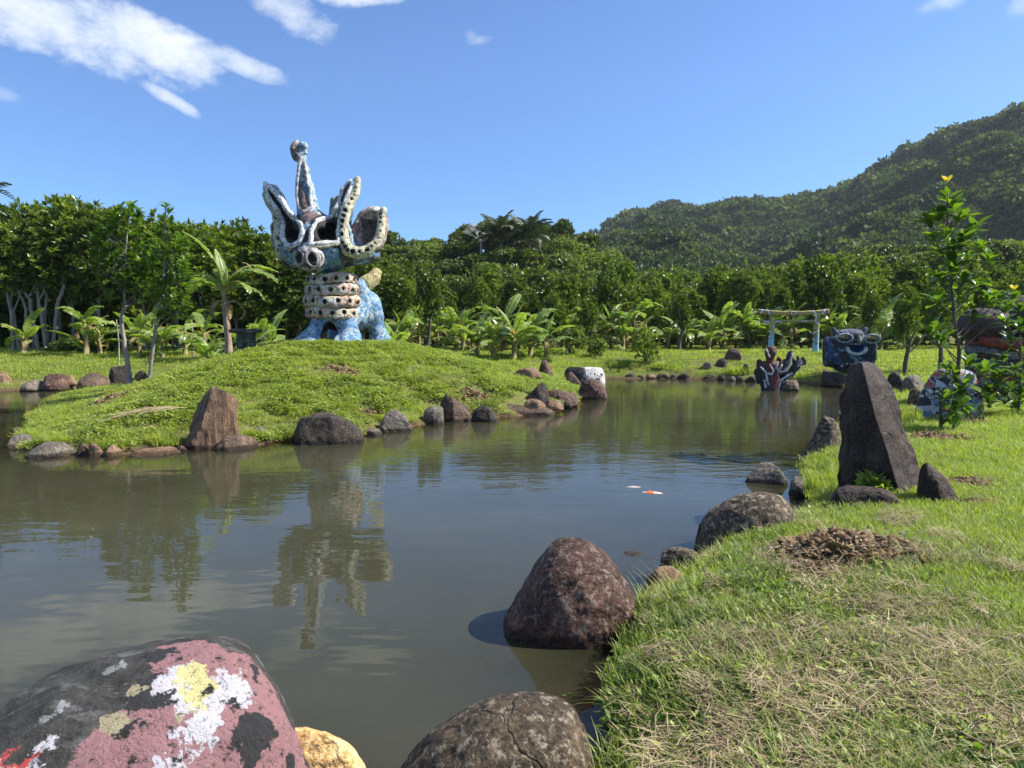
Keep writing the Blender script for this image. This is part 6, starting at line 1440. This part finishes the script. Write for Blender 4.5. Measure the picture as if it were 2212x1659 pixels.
for px, Y, h, nl, sc, lb in ((185, 32.5, 1.75, 5, 1.05, 'banana plant with two broad pale leaves left of the slim tree'), (215, 33.5, 1.0, 5, .9, 'low banana plant left of the slim tree'), (300, 32, 1.3, 8, .9, 'banana plant between the two slim trees'), (330, 33, 1.5, 8, 1.0, 'banana plant behind the second slim tree'), (350, 31.5, .9, 6, .8, 'young banana plant behind the second slim tree'),
                             (455, 27.5, .8, 7, .8, 'low banana plant left of the bench'), (440, 31, 1.6, 8, 1.0, 'banana plant left of the brown stemmed one'), (400, 33, 1.3, 7, .9, 'banana plant in the gap left of the bench'), (545, 29, 1.2, 8, 1.0, 'banana plant behind the bench'), (585, 31, 1.0, 7, .9, 'banana plant between bench and statue'), (50, 33, .9, 4, 1.0, 'young banana plant under the pale trunks'), (850, 30, .9, 6, .9, 'low banana plant at the right foot of the statue')):
    bat(px, 760, h, nl, sc, lb, Y, 1)
# the tall brown stemmed one by the bench
q = at(492, 740, 23.5); z = Hs(q.x, 23.5); o = empty('banana_plant', (q.x, 23.5, z - .05)); tag(o, 'tall banana plant with a dry brown stem just left of the bench', 'banana plant', 'banana plants')
mb = MB(); hb = at(0, 625, 23.5).z - z; mb.tube([(0.05, 0, 0), (.02, 0, hb * .4), (-.05, 0, hb * .8), (-.08, 0, hb)], [.13, .10, .08, .06], 10, wob=.25); obj('stem', mb.mesh('brown_stem', bark_mat('dry_sheath', (.14, .09, .06), (.38, .28, .2), 9)), o)
for rx, ry, rzz, s, m in ((0, -.35, R(200), 1.35, 0), (.1, -.45, R(160), 1.1, 2), (.1, .0, R(175), 1.0, 3), (0, -.15, R(20), 1.2, 3), (.2, .1, R(-15), 1.15, 1), (-.2, .35, R(-40), 1.0, 3), (.2, .35, R(215), .9, 1), (0, -.75, R(80), .8, 4), (.0, .5, R(10), .9, 3), (.1, .15, R(-8), 1.35, 3), (-.1, .1, R(8), 1.3, 1), (.1, .3, R(150), 1.3, 3), (0, -.3, R(125), .9, 3)):
    l = obj('leaf', BL[m], o, (-.08, 0, hb * .97)); l.rotation_euler = (rx, ry, rzz); l.scale = (s,) * 3
for a in (R(30), R(100), R(250)):
    l = obj('dead_leaf', BD, o, (-.05, 0, hb * .85)); l.rotation_euler = (0, .8, a); l.scale = (.9,) * 3
l = obj('dead_leaf', BD, o, (.55, 0, hb * 1.35)); l.rotation_euler = (0, 1.2, 0); l.scale = (.6,) * 3

# --- young broad leaved trees near the viewpoint: leaves one by one
def big_leaf(L, W, seed, mat):
    g = np.random.default_rng(seed); n = 6; t = np.linspace(0, 1, n); c = g.uniform(.1, .35)
    P = np.stack([L * t, 0 * t, -L * c * t ** 2 + .0], -1); w = W * .5 * np.array([.08, .45, .85, 1.0, .8, .12]); V = []
    for k in range(n): V += [P[k] + np.array([0, -w[k], w[k] * .25]), P[k], P[k] + np.array([0, w[k], w[k] * .25])]
    F = []
    for k in range(n - 1):
        for j in (0, 1): F.append((3 * k + j, 3 * k + j + 1, 3 * k + 3 + j + 1, 3 * k + 3 + j))
    return mesh_np('broad_leaf', np.array(V), np.array(F), mat, True, tone=np.full(len(V), g.uniform(.05, .9)))
LV = [big_leaf(1, .48, s, M_YOUNG) for s in range(8)]
M_YEL = leaf_mat('yellow_bud', (.4, .36, .04), (.62, .55, .06), .35, .5, (1.2, 1.1, .5)); LY = [big_leaf(1, .5, 90 + s, M_YEL) for s in range(2)]
def young_tree(o, trunk, tr, clusters, leaf, bark, maxparts=300, per=(7, 10), branch=True, yellow=(), seed=0):
    """trunk: local points; clusters: (centre, axis) local; every leaf is a part"""
    g = np.random.default_rng(seed); mb = MB(); T = np.array(trunk); PP = [T[0]]
    for a, b in zip(T[:-1], T[1:]):
        for t in (.34, .67, 1): PP.append(a + (b - a) * t + g.normal(0, .006, 3) * (t < 1))
    mb.tube(PP, np.interp(np.linspace(0, 1, len(PP)), [0, 1], tr), 9, wob=.08); obj('trunk', mb.mesh('young_trunk', bark), o)
    bm_ = MB(); leaves = []
    for c in clusters:
        c = np.array(c, float); zt = min(max(c[2] - .25 - .5 * abs(c[0] - np.interp(c[2], T[:, 2], T[:, 0])), T[1, 2] * .6), T[-1, 2]); b = np.array([np.interp(zt, T[:, 2], T[:, 0]), np.interp(zt, T[:, 2], T[:, 1]), zt])
        d = c - b; L = np.linalg.norm(d)
        if branch and L > .08 and (len(clusters) < 60 or len(leaves) % 4 == 0): bm_.tube([b, b + d * .5 + np.array([0, 0, -.03]), c], [.013, .009, .006], 5)
        ax = d / (L + 1e-6) * .6 + np.array([0, 0, .8]); ax /= np.linalg.norm(ax); n = g.integers(*per)
        for k in range(n):
            a = k * 2.4 + g.uniform(-.3, .3); e = np.cross(ax, [math.cos(a), math.sin(a), .1]); e /= np.linalg.norm(e); op = g.uniform(.35, 1.35); D = ax * math.cos(op) + e * math.sin(op); s = leaf * g.uniform(.6, 1.2) * (.7 if k < 2 else 1)
            q = Vector(D).to_track_quat('X', 'Z').to_euler(); leaves.append((c - ax * .04 * k / 3, q, s, g.integers(0, 8)))
    if bm_.n: obj('branch', bm_.mesh('branches', bark), o)
    leaves.sort(key=lambda l: l[0][1])
    for c, q, s, m in leaves[:maxparts]:
        l = obj('leaf', LV[m], o, c); l.rotation_euler = q; l.scale = (s,) * 3
    if len(leaves) > maxparts:
        Vs, Fs, Ts, n = [], [], [], 0
        for c, q, s, m in leaves[maxparts:]:
            me = LV[m]; v = np.empty(len(me.vertices) * 3, np.float32); me.vertices.foreach_get('co', v); v = v.reshape(-1, 3); Mx = np.array(q.to_matrix()); v = v @ Mx.T * s + c
            Vs.append(v); f = np.empty(len(me.polygons) * 4, np.int32); me.polygons.foreach_get('vertices', f); Fs.append(f.reshape(-1, 4) + n); n += len(v); Ts.append(np.full(len(v), g.uniform(.05, .9)))
        k = obj('foliage', mesh_np('inner_foliage', np.vstack(Vs), np.vstack(Fs), M_YOUNG, True, tone=np.concatenate(Ts)), o); k['kind'] = 'stuff'
    for c in yellow:
        for k in range(4):
            l = obj('bud_leaf', LY[k % 2], o, c); l.rotation_euler = (0, R(-75 + 8 * k), k * 1.6); l.scale = (leaf * .55,) * 3
# right sapling
base = on_ground(2060, 934); SY_ = base.y
def loc(px, py, dy=0.0): q = at(px, py, SY_ + dy); return np.array([q.x - base.x, dy, q.z - base.z])
o = empty('sapling', base); tag(o, 'young tree with large glossy leaves and a yellow bud beside the painted boulder', 'tree')
cl_ = [(2048, 425), (2062, 440), (2035, 462), (2078, 462), (2005, 478), (2020, 470), (2092, 498), (2045, 500), (2108, 488), (2120, 528), (2060, 535), (2030, 540), (2095, 552), (2140, 556), (2060, 585), (2085, 598), (2112, 612), (2140, 645), (2175, 662), (2105, 682), (2020, 645), (2030, 590), (2075, 640), (2060, 560), (2015, 508), (2080, 520),
       (2010, 712), (2030, 728), (2060, 800), (2045, 790), (2128, 795), (2090, 826), (2075, 850), (2040, 860), (2085, 870), (2060, 885), (2045, 905), (2095, 780), (2160, 640)]
young_tree(o, [(0, 0, -.05), loc(2072, 770), loc(2062, 700), loc(2055, 630), loc(2050, 540), loc(2047, 420)], (.035, .012), [loc(x, y, rnd.uniform(-.35, .35)) for x, y in cl_], .27, M_BARKD, 300, (11, 15), yellow=[loc(2046, 395)], seed=3)
m2 = MB(); b2 = loc(2033, 945); m2.tube([b2 * np.array([1, 1, 0]) + np.array([0, 0, -.05]), loc(2031, 860)], [.03, .02], 8); obj('stake', m2.mesh('stake', M_BARKD), o)
# bushy sapling cut by the right edge
b3 = on_ground(2200, 900); o = empty('sapling', b3); tag(o, 'broad leaved bush cut off by the right edge with yellow tips', 'shrub')
def loc3(px, py, dy=0.0): q = at(px, py, b3.y + dy); return np.array([q.x - b3.x, dy, q.z - b3.z])
young_tree(o, [(0, 0, -.05), loc3(2205, 780), loc3(2200, 680), loc3(2195, 640)], (.03, .012), [loc3(x, y, rnd.uniform(-.4, .4)) for x, y in ((2190, 640), (2205, 660), (2170, 690), (2210, 700), (2180, 730), (2140, 790), (2160, 800), (2190, 790), (2150, 830), (2130, 840), (2180, 835), (2205, 850), (2155, 860), (2190, 875), (2130, 865), (2215, 820), (2165, 770), (2210, 760), (2170, 850), (2225, 880), (2145, 815), (2200, 810))], .26, M_BARKD, 300, (12, 16), yellow=[loc3(2190, 628)], seed=4)
# slim tree on the mound tip, left
b1 = on_ground(285, 841); o = empty('young_tree', b1); tag(o, 'slim tree with a pale curving trunk and a dense glossy crown on the mound tip', 'tree', None)
def l1(px, py, dy=0.0): q = at(px, py, b1.y + dy); return np.array([q.x - b1.x, dy, q.z - b1.z])
cs = [l1(278, 445), (l1(275, 470))]; g = np.random.default_rng(12)
while len(cs) < 200:
    x, y = g.uniform(196, 350), g.uniform(438, 655)
    e = ((x - 270) / 74) ** 2 + ((y - 548) / 112) ** 2
    if e < 1 and fbm(np.array([[x / 40, y / 40, 0]]), 2, 9)[0] > -.42: cs.append(l1(x, y, g.uniform(-.65, .65) * math.sqrt(1 - e * .8)))
young_tree(o, [(0, 0, -.05), l1(270, 755), l1(262, 691), l1(270, 650), l1(268, 600), l1(275, 500)], (.075, .02), cs, .215, M_BARK, 300, (9, 12), seed=5)
b2_ = on_ground(319, 833); o = empty('young_tree', b2_); tag(o, 'second slim tree, thinner trunk and taller narrow crown right of the first', 'tree', None)
def l2(px, py, dy=0.0): q = at(px, py, b2_.y + dy); return np.array([q.x - b2_.x, dy, q.z - b2_.z])
cs = [l2(358, 440), l2(365, 455), l2(350, 470)]
while len(cs) < 120:
    x, y = g.uniform(305, 425), g.uniform(470, 690); e = ((x - 365) / 55) ** 2 + ((y - 585) / 112) ** 2
    if e < 1 and fbm(np.array([[x / 35, y / 35, 5]]), 2, 9)[0] > -.32: cs.append(l2(x, y, g.uniform(-.6, .6) * math.sqrt(1 - e * .8)))
young_tree(o, [(0, 0, -.05), l2(330, 755), l2(337, 700), l2(349, 642), l2(358, 540), l2(358, 445)], (.05, .014), cs, .205, M_BARK, 300, (9, 12), seed=6)
# thin saplings and stakes on the left lawn
for px, py, ty, Y, lb in ((257, 790, 690, None, 'thin stem with sparse shoots left of the slim tree on the lawn'), (418, 780, 690, None, 'thin bare stem standing on the lawn left of the bench')):
    b = on_ground(px, py); o = empty('sapling', b); tag(o, lb, 'sapling'); h = at(px, ty, b.y).z - b.z; mb = MB(); mb.tube([(0, 0, -.05), (.03, 0, h * .5), (-.03, 0, h)], [.035, .028, .018], 7, wob=.15); obj('stem', mb.mesh('thin_stem', M_BARK), o)
    for k in range(14):
        l = obj('leaf', LV[k % 8], o, (0, 0, h * (.1 + .06 * k))); l.rotation_euler = (0, -.5, k * 2.4); l.scale = (.10,) * 3
# distinct narrow trees in front of the orchard
for px, Y, ty, st, lb in ((1470, 37, 640, 1.0, 'narrow young tree in front of the orchard above the far bank'), (1530, 38.5, 700, 1.0, 'short young tree left of the stump shaped boulder'), (1030, 39, 610, 1.2, 'slender tree behind the banana clump'), (925, 33.5, 590, 1.3, 'slender tree right of the statue standing in front of the orchard'), (1880, 34, 640, 1.1, 'young tree behind the blue monster head'), (1960, 27, 650, 1.1, 'young tree on the lawn beyond the grey rocks'), (2035, 28, 625, 1.1, 'young tree on the lawn behind the sapling'), (1200, 38, 640, .5, 'young tree behind the airy shrub'), (1275, 37, 650, .7, 'young tree above the black and white block')):
    orchard_tree(px, Y, ty, int(px), lb, 'young trees planted on the far lawn', st, .8)

# --- plants near the viewpoint
def weed(px, py, zoff, h, n, leaf, label, mat=0):
    p = on_ground(px, py); p.z += zoff; o = empty('weed', p); tag(o, label, 'plant'); mb = MB(); mb.tube([(0, 0, -.05), (.01, 0, h * .5), (.02, .01, h)], [.004, .003, .002], 5); obj('stem', mb.mesh('weed_stem', M_GRASS), o)
    for k in range(n):
        l = obj('leaf', LV[k % 8], o, (.01, 0, h * (.2 + .8 * k / n))); l.rotation_euler = (0, rnd.uniform(-.7, .2), k * 2.4); l.scale = (leaf * rnd.uniform(.6, 1.1),) * 3
weed(1330, 1345, .0, .24, 14, .062, 'leafy weed standing against the big reddish boulder'); weed(1322, 1560, 0, .12, 9, .05, 'small red tinged weed at the muddy edge')
weed(1350, 1640, 0, .10, 12, .07, 'broad leaved weed at the bottom of the view'); weed(1870, 1050, 0, .28, 22, .055, 'pale leafed weed in front of the standing stone'); weed(1925, 1065, 0, .25, 20, .055, 'second pale leafed weed right of the first by the standing stone')
weed(1470, 1600, 0, .10, 12, .05, 'weed among the cut grass'); weed(1430, 1650, 0, .12, 12, .06, 'weed right of the muddy edge')
# palm frond drying on the mound
p = on_ground(235, 921); o = empty('dry_palm_frond', p + Vector((0, 0, .12)), 0); tag(o, 'dry yellow palm frond lying on the mound left of the striated rock', 'palm frond')
q2 = on_ground(400, 895); d = np.array(q2 - p); mb = MB(); P = [np.array([0, 0, 0]) + d * t + np.array([0, 0, .10 * math.sin(3.1 * t)]) for t in np.linspace(0, 1, 10)]; mb.tube(P, np.linspace(.018, .01, 10), 5, .9); obj('midrib', mb.mesh('frond_rib', M_DRY), o)
mb = MB()
for k in range(70):
    t = rng.uniform(.1, .95); b = d * t + np.array([0, 0, .10 * math.sin(3.1 * t)]); e = d / np.linalg.norm(d) * rng.uniform(.1, .35) * -1 + np.array([0, rng.choice([-1, 1]) * rng.uniform(.05, .3), rng.uniform(-.12, .06)]); s = np.array([0, 0, .006]); mb.add([b - s, b + s, b + e + s * .4, b + e - s * .4], np.array([(0, 1, 2, 3)]), rng.uniform(.3, 1))
obj('leaflets', mb.mesh('leaflets', M_DRY, False), o)
# two floating leaves
for x, y in ((1213, 1503), (1236, 1499)):
    q = gnd(x, y, .006); l = obj('floating_leaf', LV[2], None, q); l.rotation_euler = (0, .15, rnd.uniform(0, 3)); l.scale = (.055,) * 3; tag(l, 'small green leaf floating on the water, ' + ('left' if x < 1220 else 'right') + ' one of the pair', 'leaf', 'floating leaves')
# ------------------------------------------------------------------ air between here and the mountain
def haze():
    x0, x1, y0, y1, z0, z1 = -700, 1500, -40, 860, -3.2, 300
    V = np.array([(x, y, z) for x in (x0, x1) for y in (y0, y1) for z in (z0, z1)], float)
    F = np.array([(0, 1, 3, 2), (4, 6, 7, 5), (0, 4, 5, 1), (2, 3, 7, 6), (0, 2, 6, 4), (1, 5, 7, 3)])
    m = bpy.data.materials.new('haze'); m.use_nodes = True; N, L = m.node_tree.nodes, m.node_tree.links; N.remove(N['Principled BSDF'])
    v = N.new('ShaderNodeVolumePrincipled'); v.inputs['Color'].default_value = (.80, .88, 1, 1); v.inputs['Density'].default_value = HAZE; v.inputs['Anisotropy'].default_value = .25
    L.new(v.outputs[0], N['Material Output'].inputs['Volume'])
    tag(obj('haze', mesh_np('haze', V, F, m, False)), 'thin bluish haze in the air before the mountain', kind='stuff')
HAZE = 0.00013
haze()
# labels shared by neighbours: say which one by its place
from collections import defaultdict
byl = defaultdict(list)
for o in SC.objects:
    if o.parent is None and o.get('category'): byl[(o['category'], o['label'])].append(o)
ORD = {2: ('left of two', 'right of two'), 3: ('leftmost of three', 'middle of three', 'rightmost of three'), 4: ('leftmost of four', 'second of four', 'third of four', 'rightmost of four'), 5: ('leftmost of five', 'second of five', 'middle of five', 'fourth of five', 'rightmost of five')}
for key, os_ in byl.items():
    if len(os_) > 1 and len(os_) in ORD:
        os_.sort(key=lambda o: o.location.x / o.location.y)
        for o, w in zip(os_, ORD[len(os_)]): o['label'] = key[1] + ', ' + w

for o in SC.objects:
    if o.parent is None and o.get('label'):
        w = o['label'].split()
        if len(w) > 16:
            t = o['label']
            for a, b in ((' glossy', ''), ('trees one', 'one'), (' bushy', ''), (' of the left grove', ' of the grove'), (' the second', ' the'), ('the ', '')):
                if len(t.split()) > 16: t = t.replace(a, b)
            o['label'] = t
